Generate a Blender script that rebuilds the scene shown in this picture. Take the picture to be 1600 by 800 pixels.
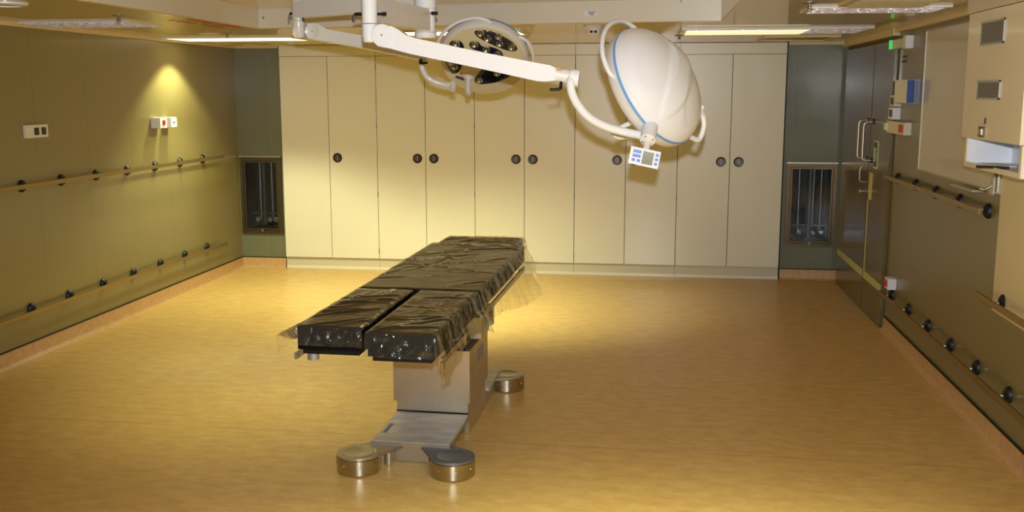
import bpy, bmesh, math, random
import numpy as np
from mathutils import Vector, Matrix, noise

random.seed(7)
for o in list(bpy.data.objects): bpy.data.objects.remove(o, do_unlink=True)
scene = bpy.context.scene
col = scene.collection

# ------------------------------------------------------------------ camera
F, PIT, YAW, ROLL, CH = 1589.3, .1611, -.1366, -.0005, 1.8
fw = Vector((math.sin(YAW)*math.cos(PIT), math.cos(YAW)*math.cos(PIT), -math.sin(PIT)))
r0 = Vector((math.cos(YAW), -math.sin(YAW), 0)); u0 = r0.cross(fw)
rt = r0*math.cos(ROLL)+u0*math.sin(ROLL); up = -r0*math.sin(ROLL)+u0*math.cos(ROLL)
cam = bpy.data.objects.new('camera', bpy.data.cameras.new('camera')); col.objects.link(cam)
cam.data.sensor_width = 36; cam.data.lens = 36*F/1600; cam.data.clip_start = .05
M = Matrix.Identity(4)
for i in range(3): M[i][0] = rt[i]; M[i][1] = up[i]; M[i][2] = -fw[i]
M[2][3] = CH
cam.matrix_world = M; scene.camera = cam
EYE = Vector((0, 0, CH))
def ray(x, y): return rt*((x-800)/F)+up*((400-y)/F)+fw
def hit(x, y, ax, v):
    d = ray(x, y); return EYE+d*((v-EYE[ax])/d[ax])
def at(x, y, Y): return hit(x, y, 1, Y)
def onz(x, y, z): return hit(x, y, 2, z)
def onx(x, y, X): return hit(x, y, 0, X)
def onpl(x, y, c, n):
    d = ray(x, y); return EYE+d*((c-EYE).dot(n)/d.dot(n))

# ------------------------------------------------------------------ world, lights, exposure
w = bpy.data.worlds.new('world'); scene.world = w; w.use_nodes = True
w.node_tree.nodes['Background'].inputs[0].default_value = (1, .8, .5, 1)
w.node_tree.nodes['Background'].inputs[1].default_value = .02
vs = scene.view_settings; vs.view_transform = 'Standard'; vs.look = 'None'; vs.exposure = 0; vs.gamma = 1
vs.use_curve_mapping = False
FLASH_C = (.95, 1, 1.09)
WARM = (.97, 1, .62)
FLASH_POWER = 600
SPOT_LEFT, SPOT_MID, SPOT_NEAR, SPOT_BAY = 95, 172, 560, 155
def lamp(name, kind, loc, energy, color, aim=None, **kw):
    d = bpy.data.lights.new(name, kind); d.energy = energy; d.color = color
    for k, v in kw.items(): setattr(d, k, v)
    o = bpy.data.objects.new(name, d); col.objects.link(o); o.location = loc
    if aim is not None: o.rotation_euler = (Vector(aim)-Vector(loc)).to_track_quat('-Z', 'Y').to_euler()
    return o
# the camera's flash gun, just above the lens
lamp('camera_flash', 'SPOT', (0.01, 0.0, CH+.13), FLASH_POWER, FLASH_C, aim=(-1.0, 9.9, 1.75),
     spot_size=math.radians(84), spot_blend=.55, shadow_soft_size=.022)
# the lit ceiling luminaires (louvred, so each beam has a cut-off)
def beam_lamp(name, x, y, power, half, soft, blend=.35, color=WARM, z=2.215, tx=0, ty=0):
    lamp(name, 'SPOT', (x, y, z), power, color, aim=(x+tx, y+ty, 0), spot_size=math.radians(2*half), spot_blend=blend, shadow_soft_size=soft)
beam_lamp('luminaire_light_left', -3.91, 8.52, SPOT_LEFT*.8, 57, .05)
beam_lamp('luminaire_light_left_b', -3.3, 8.45, SPOT_LEFT*1.5, 58, .12, .45)
beam_lamp('luminaire_light_middle', -1.75, 7.85, SPOT_MID, 48, .12, .65, ty=.6, tx=-.3)
beam_lamp('luminaire_light_middle_b', -1.15, 7.85, SPOT_MID, 48, .12, .65, ty=.6, tx=-.1)
# unseen fill lamp added inside the recessed bay to brighten the mid floor
beam_lamp('bay_fill_light', -2.2, 5.6, SPOT_BAY, 42, .15, .8, z=2.36, ty=.3)
# luminaire over the near half of the room, behind the picture's lower edge
beam_lamp('luminaire_light_near', .2, 2.2, SPOT_NEAR, 54, .25, .7)

# ------------------------------------------------------------------ materials
MATS = {}
def lin(c): return tuple(((v/255)/12.92 if v/255 <= .04045 else ((v/255+.055)/1.055)**2.4) for v in c)
def mat(name, rgb, rough=.5, metal=0, spec=.5, coat=0, coat_rough=.05, emit=None, es=0, bump=0, bscale=40, var=0, vscale=6, vstretch=None):
    if name in MATS: return MATS[name]
    m = bpy.data.materials.new(name); m.use_nodes = True; nt = m.node_tree; b = nt.nodes['Principled BSDF']
    c = lin(rgb)+(1,)
    b.inputs['Base Color'].default_value = c; b.inputs['Roughness'].default_value = rough
    b.inputs['Metallic'].default_value = metal; b.inputs['Specular IOR Level'].default_value = spec
    b.inputs['Coat Weight'].default_value = coat; b.inputs['Coat Roughness'].default_value = coat_rough
    if emit: b.inputs['Emission Color'].default_value = tuple(emit)+(1,); b.inputs['Emission Strength'].default_value = es
    tc = nt.nodes.new('ShaderNodeTexCoord'); mp = nt.nodes.new('ShaderNodeMapping')
    nt.links.new(tc.outputs['Object'], mp.inputs[0])
    if vstretch: mp.inputs['Scale'].default_value = vstretch
    nz = nt.nodes.new('ShaderNodeTexNoise'); nz.inputs['Scale'].default_value = vscale; nz.inputs['Detail'].default_value = 5
    nt.links.new(mp.outputs[0], nz.inputs[0])
    if var:
        rp = nt.nodes.new('ShaderNodeMix'); rp.data_type = 'RGBA'
        rp.inputs[6].default_value = tuple(v*(1-var) for v in c[:3])+(1,); rp.inputs[7].default_value = tuple(min(1, v*(1+var)) for v in c[:3])+(1,)
        nt.links.new(nz.outputs[0], rp.inputs[0]); nt.links.new(rp.outputs[2], b.inputs['Base Color'])
    if bump:
        n2 = nt.nodes.new('ShaderNodeTexNoise'); n2.inputs['Scale'].default_value = bscale; n2.inputs['Detail'].default_value = 4
        nt.links.new(mp.outputs[0], n2.inputs[0])
        bp = nt.nodes.new('ShaderNodeBump'); bp.inputs['Strength'].default_value = bump; bp.inputs['Distance'].default_value = .01
        nt.links.new(n2.outputs[0], bp.inputs['Height']); nt.links.new(bp.outputs[0], b.inputs['Normal'])
    MATS[name] = m
    return m
def nodes(m): return m.node_tree, m.node_tree.nodes, m.node_tree.links
def math_node(nt, op, a, b=None):
    n = nt.nodes.new('ShaderNodeMath'); n.operation = op
    for i, v in enumerate((a, b)):
        if v is None: continue
        if isinstance(v, (int, float)): n.inputs[i].default_value = v
        else: nt.links.new(v, n.inputs[i])
    return n.outputs[0]

def panel_mat(name, rgb, axis, first, pitch, rough=.3):
    """laminated wall panel with narrow joints; axis is the one the joints repeat along"""
    m = mat(name, rgb, rough=rough, spec=.45, coat=.12, coat_rough=.1, bump=.02, bscale=3)
    nt, N, L_ = nodes(m); b = N['Principled BSDF']
    tc = N.new('ShaderNodeTexCoord'); sp = N.new('ShaderNodeSeparateXYZ'); L_.new(tc.outputs['Object'], sp.inputs[0])
    f = math_node(nt, 'ADD', math_node(nt, 'DIVIDE', math_node(nt, 'SUBTRACT', sp.outputs[axis], first), pitch), 100.5)
    f = math_node(nt, 'ABSOLUTE', math_node(nt, 'SUBTRACT', math_node(nt, 'FRACT', f), .5))
    lt = math_node(nt, 'LESS_THAN', f, .0028/pitch)
    nz = N.new('ShaderNodeTexNoise'); nz.inputs['Scale'].default_value = 90; L_.new(tc.outputs['Object'], nz.inputs[0])
    mx0 = N.new('ShaderNodeMix'); mx0.data_type = 'RGBA'; c = lin(rgb)
    mx0.inputs[6].default_value = tuple(v*.9 for v in c)+(1,); mx0.inputs[7].default_value = tuple(v*1.1 for v in c)+(1,)
    L_.new(nz.outputs[0], mx0.inputs[0])
    mx = N.new('ShaderNodeMix'); mx.data_type = 'RGBA'; L_.new(lt, mx.inputs[0]); L_.new(mx0.outputs[2], mx.inputs[6])
    mx.inputs[7].default_value = tuple(v*.74 for v in c)+(1,)
    L_.new(mx.outputs[2], b.inputs['Base Color'])
    return m

def floor_mat(name, c1, c2, c3, stretch=(2.1, 4.2, 4), rough=.36):
    m = mat(name, (200, 160, 90), rough=rough, spec=.45)
    nt, N, L_ = nodes(m); b = N['Principled BSDF']
    tc = N.new('ShaderNodeTexCoord'); mp = N.new('ShaderNodeMapping'); mp.inputs['Scale'].default_value = stretch
    L_.new(tc.outputs['Object'], mp.inputs[0])
    def nz(s, d, r=.6):
        n = N.new('ShaderNodeTexNoise'); n.inputs['Scale'].default_value = s; n.inputs['Detail'].default_value = d
        n.inputs['Roughness'].default_value = r; L_.new(mp.outputs[0], n.inputs[0]); return n.outputs[0]
    def ramp(src, a, b_):
        n = N.new('ShaderNodeMapRange'); n.inputs[1].default_value = a; n.inputs[2].default_value = b_; L_.new(src, n.inputs[0]); return n.outputs[0]
    def mix(f, A, B):
        n = N.new('ShaderNodeMix'); n.data_type = 'RGBA'; L_.new(f, n.inputs[0])
        for i, v in ((6, A), (7, B)):
            if isinstance(v, tuple): n.inputs[i].default_value = v+(1,)
            else: L_.new(v, n.inputs[i])
        return n.outputs[2]
    a = mix(ramp(nz(4, 6), .35, .68), lin(c1), lin(c2))
    a = mix(ramp(nz(17, 8, .7), .56, .74), a, lin(c3))
    d3 = tuple(v*.55 for v in lin(c3))
    a = mix(ramp(nz(60, 3, .5), .72, .78), a, d3)
    if name == 'floor_linoleum':
        sp = N.new('ShaderNodeSeparateXYZ'); L_.new(tc.outputs['Object'], sp.inputs[0])
        yy = math_node(nt, 'ADD', sp.outputs[1], math_node(nt, 'MULTIPLY', sp.outputs[0], .02))
        ln = math_node(nt, 'LESS_THAN', math_node(nt, 'ABSOLUTE', math_node(nt, 'SUBTRACT', yy, 4.98)), .004)
        ln = math_node(nt, 'MULTIPLY', ln, .45)
        a = mix(ln, a, d3)
    L_.new(a, b.inputs['Base Color'])
    bp = N.new('ShaderNodeBump'); bp.inputs['Strength'].default_value = .06; bp.inputs['Distance'].default_value = .003
    L_.new(nz(25, 4), bp.inputs['Height']); L_.new(bp.outputs[0], b.inputs['Normal'])
    return m

FLOOR = floor_mat('floor_linoleum', (196, 158, 92), (214, 181, 110), (172, 124, 68))
SKIRT = floor_mat('skirting_vinyl', (190, 148, 98), (204, 164, 110), (168, 120, 74), stretch=(6, 6, 6), rough=.45)
WALL_L = panel_mat('wall_panel_side', (134, 122, 74), 1, 6.5, .65)
WALL_R = panel_mat('wall_panel_right', (124, 112, 70), 1, 5.5, 1.63)
WALL_B = panel_mat('wall_panel_back', (112, 115, 88), 0, 1.33, .40, rough=.32)
WALL_F = mat('wall_panel_rear', (170, 160, 125), rough=.4)
CEIL = mat('ceiling_enamel', (205, 184, 116), rough=.28, spec=.6, coat=.5, coat_rough=.03)
RECESS = mat('recess_panel_enamel', (222, 215, 196), rough=.3, coat=.4, coat_rough=.05)
CORN = mat('cornice_paint', (214, 196, 148), rough=.4)
BLACKGAP = mat('joint_sealant_black', (14, 14, 12), rough=.6)
CAB = mat('cabinet_laminate', (229, 225, 202), rough=.3, coat=.3, coat_rough=.1, var=.02, vscale=2)
CABSIDE = mat('cabinet_plinth', (206, 197, 168), rough=.4)
DARK = mat('gap_dark', (24, 20, 14), rough=.8)
BLACK = mat('black_plastic', (9, 9, 10), rough=.35)
RUBBER = mat('black_rubber', (8, 9, 12), rough=.5)
STEEL = mat('brushed_steel', (190, 182, 166), rough=.36, metal=.85, bump=.05, bscale=60, vstretch=(1, 1, 12), var=.06, vscale=20)
STEELV = mat('brushed_steel_column', (210, 198, 176), rough=.34, metal=.92, bump=.06, bscale=50, vstretch=(12, 1, 1), var=.08, vscale=16)
STEELW = mat('worn_steel_top', (196, 195, 190), rough=.42, metal=.5, var=.6, vscale=6, vstretch=(1, 2.2, 1), bump=.1, bscale=30)
STEELD = mat('dull_steel_disc', (128, 130, 134), rough=.5, metal=.7, var=.2, vscale=14)
CHROME = mat('chrome', (225, 225, 225), rough=.08, metal=1)
BRONZE = mat('bronze_frame', (100, 86, 62), rough=.35, metal=.85, var=.1)
RAIL = mat('rail_steel', (150, 130, 88), rough=.38, metal=.9, var=.08, vscale=10)
WHITE = mat('white_enamel', (228, 229, 230), rough=.55, spec=.3)
WHITE2 = mat('white_enamel_arm', (224, 221, 214), rough=.34, coat=.3, coat_rough=.1)
CREAMP = mat('cream_plastic', (214, 206, 178), rough=.45)
BLUE = mat('blue_stripe', (110, 160, 215), rough=.35)
BTN = mat('blue_button', (28, 84, 190), rough=.35)
LCD = mat('lcd_glass', (104, 104, 54), rough=.2)
GREEN = mat('green_sign', (10, 60, 34), rough=.4)
PALE = mat('pale_sign', (214, 222, 170), rough=.4)
LLL = mat('photoluminescent_strip', (196, 196, 130), rough=.5)
RED = mat('red_plastic', (190, 20, 24), rough=.4)
ORANGE = mat('orange_label', (196, 120, 20), rough=.5)
LABELP = mat('paper_label', (226, 226, 222), rough=.6)
INK = mat('ink', (70, 66, 62), rough=.7)
GREENGLOW = mat('green_lit_diffuser', (40, 220, 90), rough=.4, emit=(.08, 1, .25), es=.35)
LIT = mat('lit_luminaire_lens', (255, 245, 215), rough=.4, emit=(1, .86, .52), es=2.2)
DIMLIT = mat('half_lit_luminaire_lens', (255, 245, 215), rough=.4, emit=(1, .86, .52), es=.9)
def prism_mat():
    m = mat('prismatic_lens', (244, 240, 255), rough=.25, metal=.15, coat=.5)
    nt, N, L_ = nodes(m); b = N['Principled BSDF']
    tc = N.new('ShaderNodeTexCoord'); v = N.new('ShaderNodeTexVoronoi'); v.inputs['Scale'].default_value = 22
    L_.new(tc.outputs['Object'], v.inputs[0]); bp = N.new('ShaderNodeBump'); bp.inputs['Strength'].default_value = 1
    bp.inputs['Distance'].default_value = .03; L_.new(v.outputs[0], bp.inputs['Height']); L_.new(bp.outputs[0], b.inputs['Normal'])
    return m
PRISM = prism_mat()
def vent_mat():
    m = mat('perforated_diffuser', (60, 52, 34), rough=.5)
    nt, N, L_ = nodes(m); b = N['Principled BSDF']
    tc = N.new('ShaderNodeTexCoord'); v = N.new('ShaderNodeTexVoronoi'); v.inputs['Scale'].default_value = 14
    L_.new(tc.outputs['Object'], v.inputs[0])
    r = N.new('ShaderNodeMapRange'); r.inputs[1].default_value = .25; r.inputs[2].default_value = .4; L_.new(v.outputs[0], r.inputs[0])
    mx = N.new('ShaderNodeMix'); mx.data_type = 'RGBA'; L_.new(r.outputs[0], mx.inputs[0])
    mx.inputs[6].default_value = (.006, .005, .004, 1); mx.inputs[7].default_value = lin((190, 172, 118))+(1,)
    L_.new(mx.outputs[2], b.inputs['Base Color']); return m
VENTM = vent_mat()
def mesh_mat():
    m = mat('woven_wire_grille', (120, 118, 112), rough=.35, metal=.7)
    nt, N, L_ = nodes(m); b = N['Principled BSDF']
    tc = N.new('ShaderNodeTexCoord'); sp = N.new('ShaderNodeSeparateXYZ'); L_.new(tc.outputs['Object'], sp.inputs[0])
    a = math_node(nt, 'LESS_THAN', math_node(nt, 'FRACT', math_node(nt, 'MULTIPLY', sp.outputs[1], 90)), .5)
    c = math_node(nt, 'LESS_THAN', math_node(nt, 'FRACT', math_node(nt, 'MULTIPLY', sp.outputs[2], 90)), .5)
    mx = N.new('ShaderNodeMix'); mx.data_type = 'RGBA'; L_.new(math_node(nt, 'MAXIMUM', a, c), mx.inputs[0])
    mx.inputs[6].default_value = (.01, .01, .01, 1); mx.inputs[7].default_value = lin((128, 126, 120))+(1,)
    L_.new(mx.outputs[2], b.inputs['Base Color']); return m
WIRE = mesh_mat()
def glass_mat(name, tint, refl):
    m = bpy.data.materials.new(name); m.use_nodes = True; nt, N, L_ = nodes(m); N.clear()
    o = N.new('ShaderNodeOutputMaterial'); t = N.new('ShaderNodeBsdfTransparent'); g = N.new('ShaderNodeBsdfGlossy')
    t.inputs[0].default_value = tint+(1,); g.inputs['Roughness'].default_value = .03
    fr = N.new('ShaderNodeFresnel'); fr.inputs[0].default_value = refl
    mx = N.new('ShaderNodeMixShader'); L_.new(fr.outputs[0], mx.inputs[0]); L_.new(t.outputs[0], mx.inputs[1]); L_.new(g.outputs[0], mx.inputs[2])
    L_.new(mx.outputs[0], o.inputs[0]); return m
GLASS = glass_mat('cabinet_glass', (.75, .8, .85), 1.5)
def cushion_mat():
    m = mat('black_vinyl', (6, 5, 5), rough=.5, spec=.12)
    nt, N, L_ = nodes(m); b = N['Principled BSDF']
    tc = N.new('ShaderNodeTexCoord'); nz = N.new('ShaderNodeTexNoise'); nz.inputs['Scale'].default_value = 5
    L_.new(tc.outputs['Object'], nz.inputs[0]); bp = N.new('ShaderNodeBump'); bp.inputs['Strength'].default_value = .2
    bp.inputs['Distance'].default_value = .02; L_.new(nz.outputs[0], bp.inputs['Height']); L_.new(bp.outputs[0], b.inputs['Normal']); return m
VINYL = cushion_mat()
def film_mat():
    m = bpy.data.materials.new('clear_polythene_film'); m.use_nodes = True; nt, N, L_ = nodes(m); N.clear()
    o = N.new('ShaderNodeOutputMaterial'); t = N.new('ShaderNodeBsdfTransparent'); t.inputs[0].default_value = (.95, .94, .91, 1)
    g = N.new('ShaderNodeBsdfGlossy'); g.inputs['Roughness'].default_value = .085; g.inputs[0].default_value = (1, 1, 1, 1)
    d = N.new('ShaderNodeBsdfDiffuse'); d.inputs[0].default_value = (.7, .66, .56, 1)
    tc = N.new('ShaderNodeTexCoord'); mp = N.new('ShaderNodeMapping'); mp.inputs['Scale'].default_value = (1, 2.4, 1.2)
    mp.inputs['Rotation'].default_value = (0, 0, .25)
    L_.new(tc.outputs['Object'], mp.inputs[0])
    n1 = N.new('ShaderNodeTexNoise'); n1.inputs['Scale'].default_value = 4; n1.inputs['Detail'].default_value = 3; n1.inputs['Distortion'].default_value = 1.2
    n1.noise_type = 'RIDGED_MULTIFRACTAL'
    n2 = N.new('ShaderNodeTexNoise'); n2.inputs['Scale'].default_value = 30; n2.inputs['Detail'].default_value = 3; n2.inputs['Distortion'].default_value = .8
    for n in (n1, n2): L_.new(mp.outputs[0], n.inputs[0])
    b1 = N.new('ShaderNodeBump'); b1.inputs['Strength'].default_value = .18; b1.inputs['Distance'].default_value = .010; L_.new(n1.outputs[0], b1.inputs['Height'])
    b2 = N.new('ShaderNodeBump'); b2.inputs['Strength'].default_value = .9; b2.inputs['Distance'].default_value = .014
    geo = N.new('ShaderNodeNewGeometry'); sp = N.new('ShaderNodeSeparateXYZ'); L_.new(geo.outputs['Normal'], sp.inputs[0])
    side = math_node(nt, 'SUBTRACT', 1.08, math_node(nt, 'ABSOLUTE', sp.outputs[2]))
    n3 = N.new('ShaderNodeTexNoise'); n3.inputs['Scale'].default_value = 7; L_.new(mp.outputs[0], n3.inputs[0])
    r3 = N.new('ShaderNodeMapRange'); r3.inputs[1].default_value = .46; r3.inputs[2].default_value = .6; r3.inputs[3].default_value = .12; L_.new(n3.outputs[0], r3.inputs[0])
    L_.new(math_node(nt, 'MULTIPLY', math_node(nt, 'MULTIPLY', n2.outputs[0], side), r3.outputs[0]), b2.inputs['Height']); L_.new(b1.outputs[0], b2.inputs['Normal']); L_.new(b2.outputs[0], g.inputs['Normal'])
    fr = N.new('ShaderNodeFresnel'); fr.inputs[0].default_value = 1.55; L_.new(b2.outputs[0], fr.inputs['Normal'])
    f2 = math_node(nt, 'MINIMUM', math_node(nt, 'ADD', math_node(nt, 'MULTIPLY', fr.outputs[0], .9), .0), 1)
    m0 = N.new('ShaderNodeMixShader'); m0.inputs[0].default_value = .028; L_.new(t.outputs[0], m0.inputs[1]); L_.new(d.outputs[0], m0.inputs[2])
    m1 = N.new('ShaderNodeMixShader'); L_.new(f2, m1.inputs[0]); L_.new(m0.outputs[0], m1.inputs[1]); L_.new(g.outputs[0], m1.inputs[2])
    L_.new(m1.outputs[0], o.inputs[0]); return m
FILM = film_mat()

# ------------------------------------------------------------------ mesh helpers
def tag(o, label=None, cat=None, group=None, kind=None):
    if label: o['label'] = label
    if cat: o['category'] = cat
    if group: o['group'] = group
    if kind: o['kind'] = kind
    return o
def thing(name, loc, label, cat, group=None, rz=0):
    o = bpy.data.objects.new(name, None); o.empty_display_size = .05; col.objects.link(o)
    o.location = loc; o.rotation_euler = (0, 0, rz); return tag(o, label, cat, group)
def frame_of(z, hint=Vector((0, 0, 1))):
    z = Vector(z).normalized()
    if abs(z.dot(hint)) > .98: hint = Vector((0, 1, 0)) if abs(z.y) < .9 else Vector((1, 0, 0))
    x = hint.cross(z).normalized(); y = z.cross(x); return x, y, z
class MB:
    def __init__(s): s.bm = bmesh.new()
    def face(s, vs):
        try: return s.bm.faces.new(vs)
        except ValueError: return None
    def box(s, a, b, bev=0):
        x0, y0, z0 = (min(p, q) for p, q in zip(a, b)); x1, y1, z1 = (max(p, q) for p, q in zip(a, b))
        return s.hexa([(x0,y0,z0),(x1,y0,z0),(x1,y1,z0),(x0,y1,z0)], [(x0,y0,z1),(x1,y0,z1),(x1,y1,z1),(x0,y1,z1)], bev)
    def hexa(s, lo, hi, bev=0):
        return s.loft([lo, hi], bev=bev)
    def loft(s, rings, cap=True, bev=0, closed=True):
        R = [[s.bm.verts.new(Vector(p)) for p in r] for r in rings]; n = len(R[0]); fs = []
        for a, b in zip(R, R[1:]):
            for i in range(n if closed else n-1):
                fs.append(s.face([a[i], a[(i+1) % n], b[(i+1) % n], b[i]]))
        if cap:
            fs.append(s.face(list(reversed(R[0])))); fs.append(s.face(R[-1]))
        if bev:
            es = list({e for f in fs if f for e in f.edges if len(e.link_faces) == 2 and e.calc_face_angle(0) > .6})
            if es: bmesh.ops.bevel(s.bm, geom=es, offset=bev, segments=2, affect='EDGES', profile=.6)
        return s
    def prism(s, pts, vec, bev=0):
        v = Vector(vec); return s.loft([[Vector(p) for p in pts], [Vector(p)+v for p in pts]], bev=bev)
    def cyl(s, p0, p1, ra, rb=None, n=20, cap=True, bev=0):
        rb = ra if rb is None else rb; p0 = Vector(p0); p1 = Vector(p1); x, y, z = frame_of(p1-p0)
        rs = [[p+(x*math.cos(t)+y*math.sin(t))*r for t in [2*math.pi*i/n for i in range(n)]] for p, r in ((p0, ra), (p1, rb))]
        return s.loft(rs, cap, bev)
    def lathe(s, prof, o=(0,0,0), axis=(0,0,1), n=28):
        """prof: (radius, height) pairs along axis"""
        x, y, z = frame_of(axis); o = Vector(o)
        return s.loft([[o+z*h+(x*math.cos(t)+y*math.sin(t))*max(r, 1e-4) for t in [2*math.pi*i/n for i in range(n)]] for r, h in prof])
    def tube(s, pts, r, n=12, sm=4, rr=None):
        P = [Vector(p) for p in pts]
        if sm > 1 and len(P) > 2:
            Q = []
            E = [P[0]*2-P[1]]+P+[P[-1]*2-P[-2]]
            for i in range(1, len(E)-2):
                for k in range(sm):
                    t = k/sm; a, b, c, d = E[i-1:i+3]
                    Q.append(.5*((2*b)+(c-a)*t+(2*a-5*b+4*c-d)*t*t+(-a+3*b-3*c+d)*t**3))
            P = Q+[P[-1]]
        rings = []; px = None
        for i, p in enumerate(P):
            d = (P[min(i+1, len(P)-1)]-P[max(i-1, 0)]).normalized()
            if px is None: px, _, _ = frame_of(d)
            px = (px-d*px.dot(d)).normalized(); py = d.cross(px)
            rad = r if rr is None else r+(rr-r)*i/(len(P)-1)
            rings.append([p+(px*math.cos(t)+py*math.sin(t))*rad for t in [2*math.pi*k/n for k in range(n)]])
        return s.loft(rings)
    def ball(s, c, r, sc=(1,1,1), n=14):
        m = bmesh.ops.create_uvsphere(s.bm, u_segments=n, v_segments=n//2+1, radius=r)
        for v in m['verts']: v.co = Vector((v.co.x*sc[0], v.co.y*sc[1], v.co.z*sc[2]))+Vector(c)
        return s
    def build(s, name, material, parent=None, local=False, smooth=True, ang=.6):
        bmesh.ops.recalc_face_normals(s.bm, faces=s.bm.faces)
        if parent is not None and not local:
            mw = Matrix.Identity(4); o = parent
            ch = []
            while o is not None: ch.append(o); o = o.parent
            for o in reversed(ch): mw = mw @ (Matrix.Translation(o.location) @ o.rotation_euler.to_matrix().to_4x4())
            s.bm.transform(mw.inverted())
        for e in s.bm.edges:
            e.smooth = len(e.link_faces) == 2 and e.calc_face_angle(0) < ang
        for f in s.bm.faces: f.smooth = smooth
        me = bpy.data.meshes.new(name); s.bm.to_mesh(me); s.bm.free(); me.materials.append(material)
        o = bpy.data.objects.new(name, me); col.objects.link(o); o.parent = parent
        return o
def copy_tree(o, parent=None):
    c = o.copy(); col.objects.link(c); c.parent = parent
    for ch in [x for x in bpy.data.objects if x.parent == o]: copy_tree(ch, c)
    return c
def struct(name, mb, m, parent=None, **k):
    o = mb.build(name, m, parent, **k)
    if parent is None: o['kind'] = 'structure'
    return o

# ------------------------------------------------------------------ room shell
XL, XR, YB, YC, ZC, YN = -4.187, 1.781, 9.94, 9.89, 2.245, -1.3
CX0, CW = -3.7, .4925; CX1 = CX0+10*CW
struct('floor', MB().box((XL-.1, YN-.1, -.08), (XR+.1, 10.55, 0)), FLOOR)
struct('wall_left', MB().box((XL-.1, YN, 0), (XL, 10.55, ZC+.2)), WALL_L)
struct('wall_right', MB().box((XR, YN, 0), (XR+.1, 10.55, ZC+.2)), WALL_R)
struct('wall_front', MB().box((XL-.1, YN-.1, 0), (XR+.1, YN, ZC+.2)), WALL_F)
NL = (-4.135, -3.765, .385, 1.10); NR = (1.305, 1.702, .355, 1.085)     # glazed openings in the back wall
def back_piece(x0, x1, n):
    mb = MB(); a, b, c, d = n; y0, y1 = YB, 10.35
    mb.box((x0, y0, 0), (a, y1, ZC)); mb.box((b, y0, 0), (x1, y1, ZC)); mb.box((a, y0, 0), (b, y1, c)); mb.box((a, y0, d), (b, y1, ZC))
    return mb
wb = back_piece(XL, CX0-.012, NL)
struct('wall_back_left', wb, WALL_B)
struct('wall_back_right', back_piece(CX1+.014, XR, NR), WALL_B)
struct('wall_back', MB().box((XL, 10.42, 0), (XR, 10.55, ZC)), WALL_F)
# ceiling around the recessed laminar-flow bay
A = onz(404, 43, ZC); B = onz(1128, 30, ZC); Cc = Vector((B.x+.005, 1.6, ZC)); D = Vector((A.x+.05, 1.6, ZC))
O = [(XL-.1, 10.55), (XR+.1, 10.55), (XR+.1, YN-.1), (XL-.1, YN-.1)]; I = [(A.x, A.y), (B.x, B.y), (Cc.x, Cc.y), (D.x, D.y)]
mb = MB()
for i in range(4):
    j = (i+1) % 4
    q = [O[i], O[j], I[j], I[i]]
    mb.loft([[(x, y, ZC) for x, y in q], [(x, y, ZC+.06) for x, y in q]])
ceil = struct('ceiling', mb, CEIL)
ZR = 2.375
def rside(p, q):
    d = Vector((q[0]-p[0], q[1]-p[1], 0)).normalized(); nrm = Vector((d.y, -d.x, 0))   # pointing outwards for this order
    p = Vector((p[0], p[1], ZC-.006)); q = Vector((q[0], q[1], ZC-.006)); n_ = -nrm*.03
    a_, b_ = -n_*.2, n_*1.1
    return MB().loft([[p+a_, q+a_, q+b_, p+b_], [v+Vector((0, 0, ZR-ZC+.02)) for v in (p+a_, q+a_, q+b_, p+b_)]])
cen = Vector((sum(x for x, y in I)/4, sum(y for x, y in I)/4, 0))
for i in range(4): struct('recess_panel', rside(I[i], I[(i+1) % 4]), RECESS, ceil)
mb = MB(); mb.loft([[(x, y, ZR) for x, y in I], [(x, y, ZR+.04) for x, y in I]]); struct('recess_top', mb, CEIL, ceil)
# flange round the opening
mb = MB()
wv = .085
out = [(A.x-wv, A.y+wv*.7), (B.x+wv*.6, B.y+wv*.7), (Cc.x+wv*.6, Cc.y-wv), (D.x-wv, D.y-wv)]
for i in range(4):
    j = (i+1) % 4; q = [out[i], out[j], I[j], I[i]]
    mb.loft([[(x, y, ZC-.012) for x, y in q], [(x, y, ZC+.001) for x, y in q]])
struct('recess_flange', mb, CEIL, ceil)
# screws on the back recess panel
mb = MB()
for px in (412, 690, 812, 937, 1064):
    p = at(px, 2 if px > 500 else 28, A.y+(B.y-A.y)*(px-404)/724); mb.cyl(p+Vector((0, -.012, 0)), p+Vector((0, .01, 0)), .008, n=10)
mb.build('panel_screw', STEELD, ceil)['kind'] = 'stuff'
# joint line in the back recess panel
p = at(751, 8, A.y+(B.y-A.y)*.48); MB().box((p.x-.003, p.y-.004, ZC-.006), (p.x+.003, p.y+.01, ZR)).build('panel_joint', BLACKGAP, ceil)
# cornices
ch = .026
struct('trim_1', MB().box((XL, YN, ZC-ch), (XL+.04, YB, ZC)), CORN)
struct('trim_2', MB().box((XR-.04, 1, ZC-ch), (XR, 7.93, ZC)), CORN)
struct('trim_3', MB().box((XR-.05, 7.93, ZC-ch-.022), (XR, YB, ZC)), CORN)
struct('trim_4', MB().box((XL, YB-.04, ZC-ch), (CX0-.012, YB, ZC)), CORN)
struct('trim_5', MB().box((CX1+.014, YB-.04, ZC-ch), (XR, YB, ZC)), CORN)
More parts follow.
